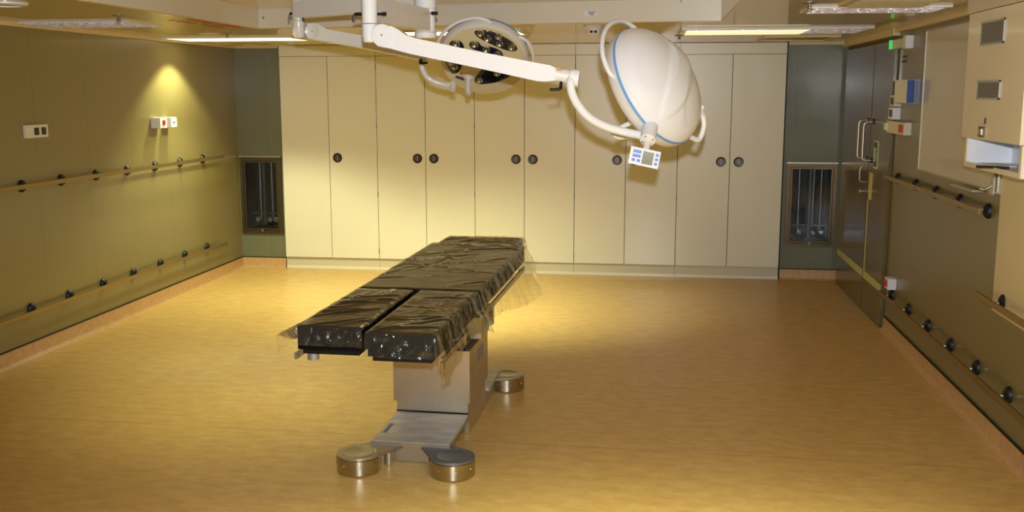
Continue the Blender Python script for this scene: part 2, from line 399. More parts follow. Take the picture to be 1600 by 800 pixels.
# coved skirtings with a black joint on top
def skirting(name, p, q, nrm):
    p = Vector(p); q = Vector(q); n_ = Vector(nrm); z = Vector((0, 0, 1))
    prof = [(0, 0), (.045, 0), (.036, .004), (.02, .016), (.014, .035), (.012, .1), (0, .1)]
    o = struct(name, MB().loft([[e+n_*a+z*b for a, b in prof] for e in (p, q)]), SKIRT)
    MB().loft([[e+n_*a+z*b for a, b in ((0, .1), (.013, .1), (.013, .107), (0, .107))] for e in (p, q)]).build('joint_strip', BLACKGAP, o)
skirting('baseboard_left', (XL, YN, 0), (XL, YB, 0), (1, 0, 0))
skirting('baseboard_right', (XR, YN, 0), (XR, 7.88, 0), (-1, 0, 0))
skirting('baseboard_back_left', (XL+.01, YB, 0), (CX0-.015, YB, 0), (0, -1, 0))
skirting('baseboard_back_right', (CX1+.016, YB, 0), (XR-.012, YB, 0), (0, -1, 0))
# bulkhead above the locker
struct('trim_6', MB().box((1.53, 1.2, 2.172), (XR, 5.42, ZC), bev=.003), CABSIDE)

# ------------------------------------------------------------------ built-in cabinets along the back wall
ZT, ZP = 2.137, .118
pos = ['leftmost, with a single round pull, next to the left glazed niche', 'second from the left, behind the rear surgical lamp elbow',
       'in the middle, behind the head of the table', 'behind the big tilted lamp head and its keypad', 'rightmost, next to the right glazed niche']
for c in range(5):
    x0 = CX0+2*c*CW; x1 = x0+2*CW; xm = (x0+x1)/2
    t = thing('cupboard', (xm, YC+.26, 0), 'tall cream double-door cupboard, '+pos[c], 'cupboard', 'tall cream cupboards along the back wall')
    mb = MB(); mb.box((x0+.001, YC+.02, ZP), (x1-.001, 10.40, ZC-.001)); mb.build('carcass', DARK, t)
    MB().box((x0+.0015, YC, ZT+.001), (x1-.0015, YC+.019, ZC-.004), bev=.001).build('header_panel', CAB, t)
    MB().box((x0+.001, YC+.022, .001), (x1-.001, YC+.06, ZP-.001)).build('plinth', CABSIDE, t)
    MB().box((x0+.001, YC+.018, .001), (x1-.001, YC+.0225, .03)).build('kick_strip', CAB, t)
    for k in range(2):
        a = x0+k*CW; b = a+CW
        d = MB().box((a+.0028, YC, ZP+.004), (b-.0028, YC+.018, ZT-.003), bev=.0015).build('door', CAB, t)
        # photo: no pull on the first leaf
        if not (c == 0 and k == 0):
            hx = (b-.083) if k == 0 else (a+.083); hz = 1.137
            if c == 4: hz = 1.13
            h = MB().lathe([(.047, -.004), (.047, .004), (.043, .007), (.034, .006), (.033, .002), (.033, -.004)], (hx, YC, hz), (0, -1, 0), 32).build('pull_ring', BLACK, d)
            MB().lathe([(.033, 0), (.033, .0025), (.001, .0025)], (hx, YC, hz), (0, -1, 0), 24).build('pull_cup', mat('pull_cup_bronze', (96, 84, 66), rough=.4, metal=.6), h)
            MB().box((hx-.006, YC-.008, hz-.027), (hx+.006, YC-.001, hz+.027), bev=.002).build('pull_bar', STEELD, h)
    for z in (2.03, 1.46, .78, .2):
        if c < 4: MB().cyl((x1, YC-.004, z-.025), (x1, YC-.004, z+.025), .004, n=8).build('hinge', STEELD, t)

# ------------------------------------------------------------------ glazed niches in the alcoves
def niche(n, label):
    a, b, c, d = n; xm = (a+b)/2; y = YB
    t = thing('service_niche', (xm, y, c), label, 'wall cabinet', 'glazed steel niches in the back wall')
    fwid = .034
    mb = MB()
    for q0, q1 in (((a-fwid, c-fwid), (a, d+fwid)), ((b, c-fwid), (b+fwid, d+fwid)), ((a, c-fwid), (b, c)), ((a, d), (b, d+fwid))):
        mb.box((q0[0], y-.02, q0[1]), (q1[0], y-.0005, q1[1]), bev=.002)
    f = mb.build('frame', BRONZE, t)
    mb = MB()
    g = .02
    for q0, q1 in (((a+.004, c+.004), (a+g, d-.004)), ((b-g, c+.004), (b-.004, d-.004)), ((a+g, c+.004), (b-g, c+g)), ((a+g, d-g), (b-g, d-.004))):
        mb.box((q0[0], y-.014, q0[1]), (q1[0], y+.002, q1[1]), bev=.0015)
    dr = mb.build('door_frame', BRONZE, t)
    MB().box((a+g, y-.006, c+g), (b-g, y-.003, d-g)).build('pane', GLASS, dr)
    MB().box((a-fwid-.004, y-.034, d+fwid), (b+fwid+.004, y-.0005, d+fwid+.012), bev=.002).build('drip_ledge', STEEL, t)
    mb = MB(); yy = y+.30
    mb.box((a, yy, c), (b, yy+.01, d)); mb.box((a+.0005, y+.003, c), (a+.006, yy, d)); mb.box((b-.006, y+.003, c), (b-.0005, yy, d))
    mb.box((a, y+.003, c+.0005), (b, yy, c+.006)); mb.box((a, y+.003, d-.006), (b, yy, d-.0005)); mb.build('lining', mat('niche_lining', (74, 72, 66), rough=.3, metal=.6), t)
    w_ = b-a
    MB().box((a+w_*.47, y+.06, c+.05), (a+w_*.53, y+.09, d-.03), bev=.003).build('mullion', STEELD, t)
    for k, u in enumerate((.28, .62, .80)):
        MB().cyl((a+w_*u, y+.17, c+.08), (a+w_*u, y+.17, d-.01), .016, n=16).build('pipe', STEEL, t)
    for k, u in enumerate((.28, .62, .80)):
        mb = MB().cyl((a+w_*u, y+.17, c+.10), (a+w_*u, y+.072, c+.10), .013, n=12)
        mb.lathe([(.0, -.03), (.022, -.025), (.026, -.012), (.022, 0), (.012, .004), (.024, .006), (.026, .016), (.0, .018)], (a+w_*u, y+.09, c+.10), (0, -1, 0), 16)
        mb.build('valve', CHROME, t)
    MB().cyl((a+.02, y+.12, c+.16), (b-.02, y+.12, c+.16), .009, n=12).build('cross_pipe', STEEL, t)
    MB().box((xm-.012, y-.026, c-.012), (xm+.012, y-.019, c+.014), bev=.002).build('latch', STEELD, t)
niche(NL, 'bronze-framed glazed service niche in the left alcove, dim inside with one mullion')
niche(NR, 'bronze-framed glazed service niche in the right alcove with shiny pipes and valves')

# ------------------------------------------------------------------ door in the right wall
yd0, yds, yd1 = 7.93, 8.62, 9.83
DOOR = panel_mat('door_laminate', (104, 90, 52), 1, 100, 200, rough=.22)
t = bpy.data.objects.new('door_1', None); col.objects.link(t); t.location = (XR, 8.9, 0); t['kind'] = 'structure'
mb = MB(); mb.box((XR-.003, yd0-.03, .0), (XR-.0005, yd0, 2.19)); mb.box((XR-.016, yd1, 0), (XR-.0005, yd1+.03, 2.19), bev=.002)
mb.box((XR-.016, yd0, 2.165), (XR-.0005, yd1, 2.19)); mb.build('door_frame', mat('door_frame_paint', (104, 94, 60), rough=.75, spec=.2), t)
for a, b in ((yd0, yds), (yds, yd1)):
    leaf = MB().box((XR-.03, a+.004, .012), (XR-.002, b-.004, 2.162), bev=.002).build('door_leaf', DOOR, t)
xf = XR-.03
MB().box((xf-.002, yds-.004, .012), (xf-.0002, yds+.004, 2.16)).build('meeting_seal', mat('green_seal', (40, 66, 40), rough=.5), t)
def dpull(y, name='pull_handle', xo=.075, r=.011, z0=1.245, z1=1.55):
    MB().tube([(xf, y, z1), (xf-xo*.6, y, z1), (xf-xo*.93, y, z1-.012), (xf-xo, y, z1-.05), (xf-xo, y, (z0+z1)/2), (xf-xo, y, z0+.05), (xf-xo*.93, y, z0+.012), (xf-xo*.6, y, z0), (xf, y, z0)], r, n=12, sm=3).build(name, STEEL, t)
dpull(yds-.10); dpull(yds+.10, z0=1.25, z1=1.56)
dpull(yds+.04, 'latch_handle', .06, .005, 1.06, 1.185)
MB().lathe([(.018, 0), (.018, .006), (.01, .01), (.01, .04), (.017, .046), (.017, .06), (0, .063)], (xf, yds+.03, .985), (-1, 0, 0), 18).build('turn_knob', STEEL, t)
for z in (1.245, 1.555):
    MB().lathe([(.022, 0), (.022, .008), (.012, .01)], (xf, yds-.10, z), (-1, 0, 0), 18).build('handle_rose', BLACK, t)
    MB().lathe([(.022, 0), (.022, .008), (.012, .01)], (xf, yds+.10, z), (-1, 0, 0), 18).build('handle_rose', BLACK, t)
MB().box((xf-.002, yd0+.01, .275), (xf-.0002, yds-.02, .335)).build('glow_strip', LLL, t)
MB().box((xf-.002, yds+.02, .275), (xf-.0002, yd1-.01, .335)).build('glow_strip', LLL, t)
MB().box((xf-.002, yds-.05, .335), (xf-.0002, yds-.02, .92)).build('glow_strip', LLL, t)
MB().box((xf-.006, yds-.16, .93), (xf-.0002, yds-.06, 1.15), bev=.001).build('glow_plate', mat('aged_glow_plate', (196, 184, 116), rough=.5), t)
# green escape sign on the door
ys, zs = 8.37, 1.30
t = thing('exit_sign', (xf, ys, zs), 'small dark green escape sign with pale border on the door beside the pull handles', 'sign')
MB().box((xf-.004, ys-.072, zs-.108), (xf-.0005, ys+.072, zs+.108), bev=.001).build('border', PALE, t)
MB().box((xf-.0055, ys-.06, zs-.096), (xf-.0042, ys+.06, zs+.096)).build('panel', GREEN, t)
mb = MB()
mb.box((xf-.0068, ys+.012, zs-.055), (xf-.0056, ys+.05, zs+.055))        # door pictogram
mb.box((xf-.0068, ys-.04, zs-.01), (xf-.0056, ys-.012, zs+.004)); mb.box((xf-.0068, ys-.03, zs-.05), (xf-.0056, ys-.022, zs+.03))
mb.lathe([(.011, 0), (.011, .001)], (xf-.0056, ys-.026, zs+.045), (-1, 0, 0), 12)
mb.build('pictogram', PALE, t)

# ------------------------------------------------------------------ handrails
def handrail(side, y0, y1, z, ys_, label, group):
    X = XL if side < 0 else XR; s = 1 if side < 0 else -1
    t = thing('handrail', (X, (y0+y1)/2, z), label, 'handrail', group)
    xr = X+s*.062
    MB().box((xr-.006, y0, z-.015), (xr+.006, y1, z+.015), bev=.002).build('rail', RAIL, t)
    for y in ys_:
        b = MB().lathe([(.042, 0), (.042, .006), (.036, .018), (.024, .028), (.012, .032), (0, .033)], (X+s*.0005, y, z+(.012 if z < 1 else -.002)), (s, 0, 0), 22).build('bracket', RUBBER, t)
        MB().cyl((X+s*.03, y, z+.004), (xr-s*.008, y, z+.004), .008, n=10).build('pin', STEEL, b)
    return t
bl = [9.085-.465*k for k in range(14)]
handrail(-1, 2.9, 9.44, 1.172, bl, 'waist-high steel handrail on the left wall, on black round brackets', 'wall handrails')
handrail(-1, 2.9, 9.44, .318, bl, 'low steel bump rail near the skirting of the left wall', 'wall handrails')
br = [7.70-.508*k for k in range(5)]
handrail(1, 5.63, 7.90, 1.170, br, 'waist-high steel handrail under the whiteboard on the right wall', 'wall handrails')
handrail(1, 2.9, 7.84, .30, [7.68-.505*k for k in range(9)], 'low steel bump rail near the skirting of the right wall', 'wall handrails')
handrail(1, 2.9, 5.60, .735, [5.32-.5*k for k in range(4)], 'short steel rail across the bottom of the cream wall panel', 'wall handrails')

# ------------------------------------------------------------------ left wall switches
def plate_box(name, label, cat, side, y0, y1, z0, z1, dep, m, parts=(), group=None):
    X = XL if side < 0 else XR; s = 1 if side < 0 else -1
    t = thing(name, (X, (y0+y1)/2, z0), label, cat, group)
    MB().box((X+s*.0005, y0, z0), (X+s*dep, y1, z1), bev=.003).build('housing', m, t)
    for nm, a, b, c, d, pr, pm in parts:
        MB().box((X+s*(dep-.001), a, c), (X+s*(dep+pr), b, d), bev=.0015).build(nm, pm, t)
    return t
SOCK = mat('socket_ivory', (220, 212, 190), rough=.4)
plate_box('wall_socket', 'long ivory double socket plate with two dark sockets on the left wall', 'socket', -1, 6.365, 6.615, 1.485, 1.572, .022, SOCK,
          [('socket_insert', 6.455, 6.505, 1.503, 1.553, .004, BLACK), ('socket_insert', 6.54, 6.588, 1.503, 1.553, .004, BLACK)])
plate_box('wall_switch', 'white switch box with a red rocker in the pool of light on the left wall', 'switch', -1, 8.135, 8.255, 1.49, 1.577, .085, WHITE,
          [('rocker', 8.18, 8.215, 1.515, 1.555, .008, RED)])
plate_box('call_button', 'white push button box right of the red rocker switch on the left wall', 'switch', -1, 8.33, 8.44, 1.492, 1.575, .085, WHITE,
          [('button', 8.375, 8.395, 1.525, 1.54, .006, STEELD)])

# ------------------------------------------------------------------ right wall fittings
# exit luminaire
t = thing('emergency_light', (XR, 7.8, 2.09), 'white emergency exit light glowing green at its far end, high beside the door', 'light')
MB().box((XR-.052, 7.52, 2.09), (XR-.0005, 7.60, 2.178), bev=.003).build('housing', WHITE, t)
MB().box((XR-.048, 7.60, 2.10), (XR-.0005, 7.95, 2.165), bev=.004).build('diffuser', CREAMP, t)
MB().box((XR-.066, 7.95, 2.10), (XR-.0005, 7.975, 2.165), bev=.003).build('lit_end', GREENGLOW, t)
# small two-line dark marking under it
ys, zs = 7.745, 2.03
t = thing('wall_marking', (XR, ys, zs), 'tiny dark two-line marking on the panel under the emergency light', 'marking')
for k in range(2):
    mb = MB()
    for j in range(3): mb.box((XR-.0015, ys-.07+.05*j+.008*k, zs-.032*k), (XR-.0003, ys-.035+.05*j+.008*k, zs+.018-.032*k))
    mb.build('text_line', INK, t)
# glove box holder
t = thing('glove_dispenser', (XR, 7.4, 1.70), 'white dispenser box with blue and silver side by the door, largest of the wall boxes', 'dispenser')
MB().box((XR-.086, 7.262, 1.715), (XR-.0005, 7.62, 1.872), bev=.002).build('housing', WHITE, t)
MB().box((XR-.042, 7.25, 1.717), (XR-.002, 7.261, 1.870), bev=.001).build('polished_side', mat('polished_side_metal', (120, 128, 142), rough=.45, metal=.55), t)
MB().box((XR-.085, 7.25, 1.717), (XR-.044, 7.261, 1.870), bev=.001).build('polished_blue_side', mat('blue_anodised', (34, 62, 120), rough=.45, metal=.3), t)
plate_box('control_box', 'small white control box with a dark window, just left of the dispenser', 'control box', 1, 7.77, 7.91, 1.685, 1.765, .05, CREAMP,
          [('display', 7.79, 7.88, 1.70, 1.75, .003, BLACK)])
plate_box('control_box', 'small white control box with a dark window, between the dispenser and the red switch', 'control box', 1, 7.77, 7.91, 1.592, 1.677, .055, WHITE,
          [('display', 7.79, 7.88, 1.61, 1.66, .003, BLACK)])
t = plate_box('wall_switch', 'wide white switch box with a red rocker on the right wall beside the door', 'switch', 1, 7.43, 7.98, 1.492, 1.578, .05, CREAMP,
          [('rocker', 7.465, 7.56, 1.508, 1.562, .008, RED), ('cable_boss', 7.93, 7.978, 1.51, 1.56, .02, CREAMP)])
plate_box('wall_switch', 'small white box with a red rocker low on the right wall above the bump rail', 'switch', 1, 7.59, 7.69, .365, .445, .06, WHITE,
          [('rocker', 7.61, 7.67, .383, .43, .01, RED)])
# whiteboard
yb0, yb1, zb0, zb1 = 5.48, 7.13, 1.275, 2.19
t = thing('whiteboard', (XR, 6.3, 1.27), 'pale grey whiteboard on the right wall between the switches and the locker', 'whiteboard')
MB().box((XR-.014, yb0+.006, zb0+.006), (XR-.0005, yb1-.006, zb1-.006)).build('board', mat('whiteboard_enamel', (196, 184, 150), rough=.2, coat=.4), t)
mb = MB()
for q in (((yb0, zb0), (yb1, zb0+.007)), ((yb0, zb1-.007), (yb1, zb1)), ((yb0, zb0+.007), (yb0+.007, zb1-.007)), ((yb1-.007, zb0+.007), (yb1, zb1-.007))):
    mb.box((XR-.018, q[0][0], q[0][1]), (XR-.0005, q[1][0], q[1][1]), bev=.001)
mb.build('edge_trim', mat('aluminium_trim', (176, 168, 148), rough=.4, metal=.6), t)
MB().box((XR-.07, 5.75, zb0-.016), (XR-.0145, 6.15, zb0-.006), bev=.002).build('pen_tray', STEEL, t)
# steel bracket under the locker
t = thing('wall_hook', (XR, 5.56, 1.27), 'steel hook bracket at the lower right corner of the whiteboard', 'bracket')
MB().box((XR-.03, 5.545, 1.265), (XR-.019, 5.585, 1.40), bev=.002).build('back_plate', STEEL, t)
MB().tube([(XR-.03, 5.565, 1.31), (XR-.07, 5.565, 1.29), (XR-.09, 5.565, 1.30)], .006).build('hook', CHROME, t)
# cream wall panel
t = tag(MB().box((XR-.012, 2.9, .672), (XR-.0005, 5.475, 2.17), bev=.002).build('wall_panel', mat('cream_wall_board', (214, 196, 148), rough=.35, coat=.3)),
        'large flat cream board on the right wall under and behind the locker', 'panel')
# locker with grilles and open niche
XFc = 1.53
def lx(px, py): return onx(px, py, XFc)
yl1 = lx(1503, 240).y; yl0 = lx(1592, 240).y
zn0 = 1.447; zn1 = 1.572; LCM = mat('locker_laminate', (224, 212, 182), rough=.3, coat=.35, coat_rough=.08)
t = thing('wall_locker', (XR, (yl0+yl1)/2, 1.42), 'cream wall locker with two wire grilles and an open shelf at its bottom', 'locker')
mb = MB(); tk = .018; xb = XR-.0125
mb.box((XFc+.02, yl1-tk, 1.43), (xb, yl1, 2.168)); mb.box((XFc+.02, yl0, 1.43), (xb, yl0+tk, 2.168)); mb.box((XFc+.02, yl0+tk, 1.43), (xb, yl1-tk, zn0))
mb.box((XFc+.02, yl0+tk, zn1), (xb, yl1-tk, zn1+.016)); mb.box((XFc+.02, yl0+tk, 2.15), (xb, yl1-tk, 2.168)); mb.box((xb-.008, yl0+tk, zn0), (xb, yl1-tk, 2.15))
mb.build('body', mat('locker_inside', (226, 228, 232), rough=.4), t)
mb = MB(); x0, x1 = XFc+.012, XFc+.0195
mb.box((x0, yl1-.026, 1.43), (x1, yl1, zn1-.004)); mb.box((x0, yl0, 1.43), (x1, yl0+.026, zn1-.004)); mb.box((x0, yl0+.026, 1.43), (x1, yl1-.026, zn0+.006))
mb.build('shelf_edge', LCM, t)
d = MB().box((XFc, yl0, zn1), (XFc+.0195, yl1+.03, 2.168), bev=.002).build('door', LCM, t)
def grille(px0, py0, px1, py1):
    a = lx(px0, py1); b = lx(px1, py0); mb = MB(); x = XFc; f = .008
    y1, y0 = a.y, b.y; z0, z1 = a.z, b.z
    for q in ((y0, z0, y1, z0+f), (y0, z1-f, y1, z1), (y0, z0+f, y0+f, z1-f), (y1-f, z0+f, y1, z1-f)):
        mb.box((x-.006, q[0], q[1]), (x-.0005, q[2], q[3]), bev=.001)
    g = mb.build('grille_frame', mat('satin_frame', (176, 176, 176), rough=.5, metal=.4), d)
    MB().box((x-.005, y0+f, z0+f), (x-.0006, y1-f, z1-f)).build('grille_mesh', WIRE, d)
grille(1535, 64, 1569, 38); grille(1529, 153, 1562, 129)
k = lx(1540, 189); MB().box((XFc-.004, k.y-.008, k.z-.014), (XFc-.0003, k.y+.008, k.z+.014)).build('keyhole', BLACK, d)
k = lx(1535, 206); lt = MB().box((XFc-.008, k.y-.04, k.z-.024), (XFc-.0003, k.y+.04, k.z+.024), bev=.004).build('latch', BRONZE, d)
MB().box((XFc-.02, k.y-.022, k.z-.012), (XFc-.008, k.y+.018, k.z+.012), bev=.004)
k2 = MB().box((XFc-.014, k.y-.024, k.z-.014), (XFc-.008, k.y+.018, k.z+.014), bev=.003).build('latch_bolt', CHROME, d)
# pen lying in the niche
p = onz(1577, 262.5, zn0+.0068); q_ = onz(1553, 261.5, zn0+.0068); pd = (q_-p).normalized()*.14
t = thing('marker_pen', p, 'black marker pen lying on the open shelf of the locker', 'pen')
MB().cyl(p, p+pd*.78, .0062, n=12).build('barrel', BLACK, t)
MB().cyl(p+pd*.78, p+pd, .0068, n=12).build('cap', RUBBER, t)
p = Vector((XFc+.09, yl0+.66, zn0+.001))
tag(MB().box(p+Vector((-.03, -.2, 0)), p+Vector((.06, .05, .004)), bev=.001).build('paper_slip', LABELP), 'white paper slip on the open shelf of the locker', 'paper')

# ------------------------------------------------------------------ ceiling fittings
def troffer(px0, px1, y0, y1, lens, label):
    ym = (y0+y1)/2
    a = Vector((hit(px0, 0, 1, ym).x, 0, 0)); 
    return a
def luminaire(x0, x1, y0, y1, lens, label, drop=.012):
    t = thing('ceiling_light', ((x0+x1)/2, (y0+y1)/2, ZC), label, 'ceiling light', 'recessed ceiling luminaires')
    mb = MB(); f = .03
    for q in ((x0, y0, x1, y0+f), (x0, y1-f, x1, y1), (x0, y0+f, x0+f, y1-f), (x1-f, y0+f, x1, y1-f)):
        mb.box((q[0], q[1], ZC-drop), (q[2], q[3], ZC-.0005), bev=.002)
    mb.build('frame', WHITE2, t)
    if lens is PRISM:                                   # ridged prismatic sheet
        mb = MB(); n = int((y1-y0-2*f)/.016); prof = []
        for k in range(n):
            ya = y0+f+(y1-y0-2*f)*k/n; yb = y0+f+(y1-y0-2*f)*(k+1)/n
            prof += [(ya, ZC-.004), ((ya+yb)/2, ZC-.016)]
        prof += [(y1-f, ZC-.004), (y1-f, ZC-.0005), (y0+f, ZC-.0005)]
        mb.loft([[(x, y, z) for y, z in prof] for x in (x0+f, x1-f)]); mb.build('lens', lens, t, smooth=False)
    else: MB().box((x0+f, y0+f, ZC-drop*.8), (x1-f, y1-f, ZC-.0005)).build('lens', lens, t)
def xr(px, py): return onz(px, py, ZC).x
luminaire(xr(283, 62), xr(478, 60), 8.25, 8.80, LIT, 'brightly lit ceiling luminaire in the rear left corner, near the wall')
luminaire(xr(628, 52), xr(826, 52), 7.6, 8.15, LIT, 'lit ceiling luminaire showing behind the rear surgical lamp')
x0, x1 = xr(1063, 50), xr(1337, 50)
luminaire(x0, x1, 7.6, 8.25, PRISM, 'ceiling luminaire near the right cupboards, lit only along its left part')
t = [o for o in bpy.data.objects if o.get('label', '').startswith('ceiling luminaire near the right')][0]
MB().box((x0+.035, 7.64, ZC-.019), (x0+.9, 8.2, ZC-.0165)).build('lit_tube_lens', DIMLIT, t)
luminaire(xr(65, 38), xr(245, 38), 6.28, 6.75, PRISM, 'unlit prismatic ceiling luminaire close to the left wall')
luminaire(xr(1250, 18), xr(1452, 18), 5.75, 6.12, PRISM, 'unlit prismatic ceiling luminaire near the door side')
def diffuser(x0, x1, y0, y1, m, label, slats=False):
    t = thing('air_diffuser', ((x0+x1)/2, (y0+y1)/2, ZC), label, 'air vent', 'ceiling air diffusers')
    mb = MB(); f = .035
    for q in ((x0, y0, x1, y0+f), (x0, y1-f, x1, y1), (x0, y0+f, x0+f, y1-f), (x1-f, y0+f, x1, y1-f)):
        mb.box((q[0], q[1], ZC-.014), (q[2], q[3], ZC-.0005), bev=.003)
    mb.build('frame', CORN, t)
    MB().box((x0+f, y0+f, ZC-.006), (x1-f, y1-f, ZC-.0005)).build('core', m, t)
    if slats:
        for k in range(7):
            y = y0+f+.02+k*(y1-y0-2*f-.04)/6
            MB().loft([[(x, y-.012, ZC-.022), (x, y-.008, ZC-.024), (x, y+.014, ZC-.007), (x, y+.010, ZC-.005)] for x in (x0+f, x1-f)]).build('slat', CORN, t)
diffuser(xr(362, 68), xr(442, 68), 8.95, 9.65, VENTM, 'perforated ceiling air diffuser in the rear left corner')
diffuser(xr(1184, 61), xr(1294, 61), 8.75, 9.45, VENTM, 'perforated ceiling air diffuser in front of the rightmost cupboard')
diffuser(xr(1310, 6), xr(1440, 6), 5.15, 5.62, DARK, 'slatted ceiling air diffuser at the top right of the view', True)
def sprinkler(px, py, label):
    p = onz(px, py-2, ZC)
    t = thing('sprinkler', p, label, 'sprinkler', 'ceiling sprinklers')
    MB().lathe([(.036, 0), (.036, -.003), (.018, -.008), (.0, -.008)], p, (0, 0, 1), 20).build('rosette', STEELD, t)
    MB().lathe([(.009, -.006), (.009, -.016), (.013, -.02), (.012, -.030), (0, -.034)], p, (0, 0, 1), 14).build('nozzle', CHROME, t)
    MB().lathe([(.016, -.036), (.016, -.038), (0, -.0385), (.0, -.036)], p, (0, 0, 1), 16).build('deflector', STEEL, t)
sprinkler(185, 26, 'chrome sprinkler head in the ceiling near the unlit left luminaire')
sprinkler(1061, 57, 'chrome sprinkler head beside the left end of the half-lit luminaire')
sprinkler(1265, 6, 'chrome sprinkler head at the top right, above the unlit right luminaire')
sprinkler(355, 53, 'small chrome sprinkler head just in front of the lit rear left luminaire')
# smoke detector
p = onz(928, 40, ZC)
t = thing('smoke_detector', p, 'round white smoke detector on the ceiling between the two surgical lamp heads', 'smoke detector')
MB().lathe([(.072, 0), (.074, -.012), (.066, -.018), (.0, -.02)], p, (0, 0, 1), 32).build('base', CREAMP, t)
MB().lathe([(.060, -.018), (.055, -.03), (.048, -.055), (.03, -.062), (0, -.064)], p, (0, 0, 1), 32).build('sensor_cap', WHITE2, t)
for s in (-1, 1): MB().box(p+Vector((s*.014-.009, -.0545, -.052)), p+Vector((s*.014+.009, -.045, -.036))).build('vent_slot', DARK, t)
# downlight
p = onz(326, 53, ZC)
t = thing('downlight', p, 'small dark round downlight beside the sprinkler in the rear left ceiling', 'ceiling light')
MB().lathe([(.085, 0), (.085, -.006), (.07, -.008), (.066, -.001)], p, (0, 0, 1), 28).build('ring', CORN, t)
MB().lathe([(.066, -.003), (.0, -.0035)], p, (0, 0, 1), 28).build('opening', BLACK, t)
# speaker
p = onz(8, 5, ZC)
t = thing('ceiling_speaker', p, 'pale round ceiling speaker in the top left corner', 'speaker')
MB().lathe([(.11, 0), (.11, -.008), (.09, -.014), (.088, -.006)], p, (0, 0, 1), 32).build('ring', WHITE2, t)
MB().lathe([(.088, -.004), (.05, -.009), (0, -.011)], p, (0, 0, 1), 28).build('grille', STEELD, t)
# label on the recess panel
Yp = A.y+(B.y-A.y)*(925-404)/724
p0 = at(913, 25, Yp); p1 = at(937, 17, Yp)
t = thing('panel_label', (p0+p1)/2, 'small printed label on the pale recess panel above the smoke detector', 'label')
MB().box((p0.x, Yp-.02, p0.z), (p1.x, Yp-.001, p1.z), bev=.0005).build('plate', LABELP, t)
mb = MB()
for k, (a, b) in enumerate(((.25, .8), (.3, .62), (.42, .64))):
    z = p1.z+(p0.z-p1.z)*(.28+.26*k); mb.box((p0.x+(p1.x-p0.x)*a, Yp-.0212, z-.002), (p0.x+(p1.x-p0.x)*b, Yp-.0201, z+.002))
mb.build('text', INK, t)
# red tape marks left of the recess
tape = [(301, 30.5), (314, 32.5), (326, 35), (350, 38.5), (361, 40.5), (372, 42.2), (272, 32), (287, 34), (299, 36), (324, 40), (335.5, 42), (346, 43.5)]
for i, (px, py) in enumerate(tape):
    p = onz(px, py, ZC-.012); rowname = 'inner' if i < 6 else 'outer'
    if i < 6: k = ('first', 'second', 'third', 'fourth', 'fifth', 'sixth')[i]
    else: k = ('first', 'second', 'third', 'fourth', 'fifth', 'sixth')[i-6]
    o = MB().box((p.x-.021, p.y-.042, ZC-.0145), (p.x+.021, p.y+.042, ZC-.0122)).build('tape_mark', RED)
    tag(o, 'red ceiling tape dash, %s from the front in the %s row' % (k, rowname), 'tape', 'red tape dashes beside the ceiling recess')

# ------------------------------------------------------------------ surgical light: shared geometry builder
def V(*a): return Vector(a)
def lever(mb, p, d, l=.05, drop=.035):
    """black clamping lever: hub at p, along d, then a bent grip"""
    d = Vector(d).normalized(); q = p+d*l*.6
    mb.cyl(p, q, .0075, n=10); mb.tube([q-d*.004, q+d*.004+V(0, 0, -.004), q+d*.012+V(0, 0, -drop)], .0065, n=8, sm=3)
def beam(mb, a, b, w_, bev=.008):
    """a, b: (x, y, zlow, zhigh)"""
    d = V(b[0]-a[0], b[1]-a[1], 0).normalized(); n_ = V(d.y, -d.x, 0)*w_/2
    lo = [V(a[0], a[1], a[2])-n_, V(a[0], a[1], a[2])+n_, V(b[0], b[1], b[2])+n_, V(b[0], b[1], b[2])-n_]
    hi = [V(a[0], a[1], a[3])-n_, V(a[0], a[1], a[3])+n_, V(b[0], b[1], b[3])+n_, V(b[0], b[1], b[3])-n_]
    mb.hexa(lo, hi, bev)

YCc, YP2, YP1 = 5.10, 4.35, 5.68
Cp = at(665, 50, YCc); P2 = at(578, 40, YP2); P1 = at(466, 20, YP1)
ROOT = V(Cp.x, Cp.y, ZR)
t = thing('surgical_light', ROOT, 'white two-headed surgical light hanging from the ceiling recess over the operating table', 'surgical light')
SL = t
z2lo, z2hi = at(665, 49, YCc).z, at(665, 15, YCc).z
z1lo, z1hi = z2hi+.006, z2hi+.098
MB().lathe([(.055, z2hi+.004-ZR), (.055, -.05), (.10, -.035), (.10, 0)], ROOT, (0, 0, 1), 32).build('ceiling_column', WHITE, t)
mb = MB(); zb = at(665, 60, YCc).z
mb.lathe([(.0, zb), (.05, zb), (.055, zb+.01), (.055, zb+.028)], V(Cp.x, Cp.y, 0), (0, 0, 1), 32)
mb.cyl((Cp.x, Cp.y, zb+.03), (Cp.x, Cp.y, z2lo+.002), .055, n=32); mb.cyl((Cp.x+.015, Cp.y, z2lo), (Cp.x+.015, Cp.y, z2hi), .034, n=24)
mb.cyl((Cp.x, Cp.y, z2hi-.012), (Cp.x, Cp.y, z2hi+.003), .055, n=32)
mb.build('lower_hub', WHITE, t)
# beams
ba = MB(); beam(ba, (P2.x, P2.y, z2lo, z2hi), (Cp.x+.005, Cp.y, z2lo, z2hi), .06); ba.build('extension_arm', WHITE2, t)
P1z0 = at(464, 27, YP1).z
bb = MB(); beam(bb, (P1.x, P1.y, z1lo, z1hi), (Cp.x, Cp.y, z1lo, z1hi), .07); bb.build('extension_arm', WHITE2, t)
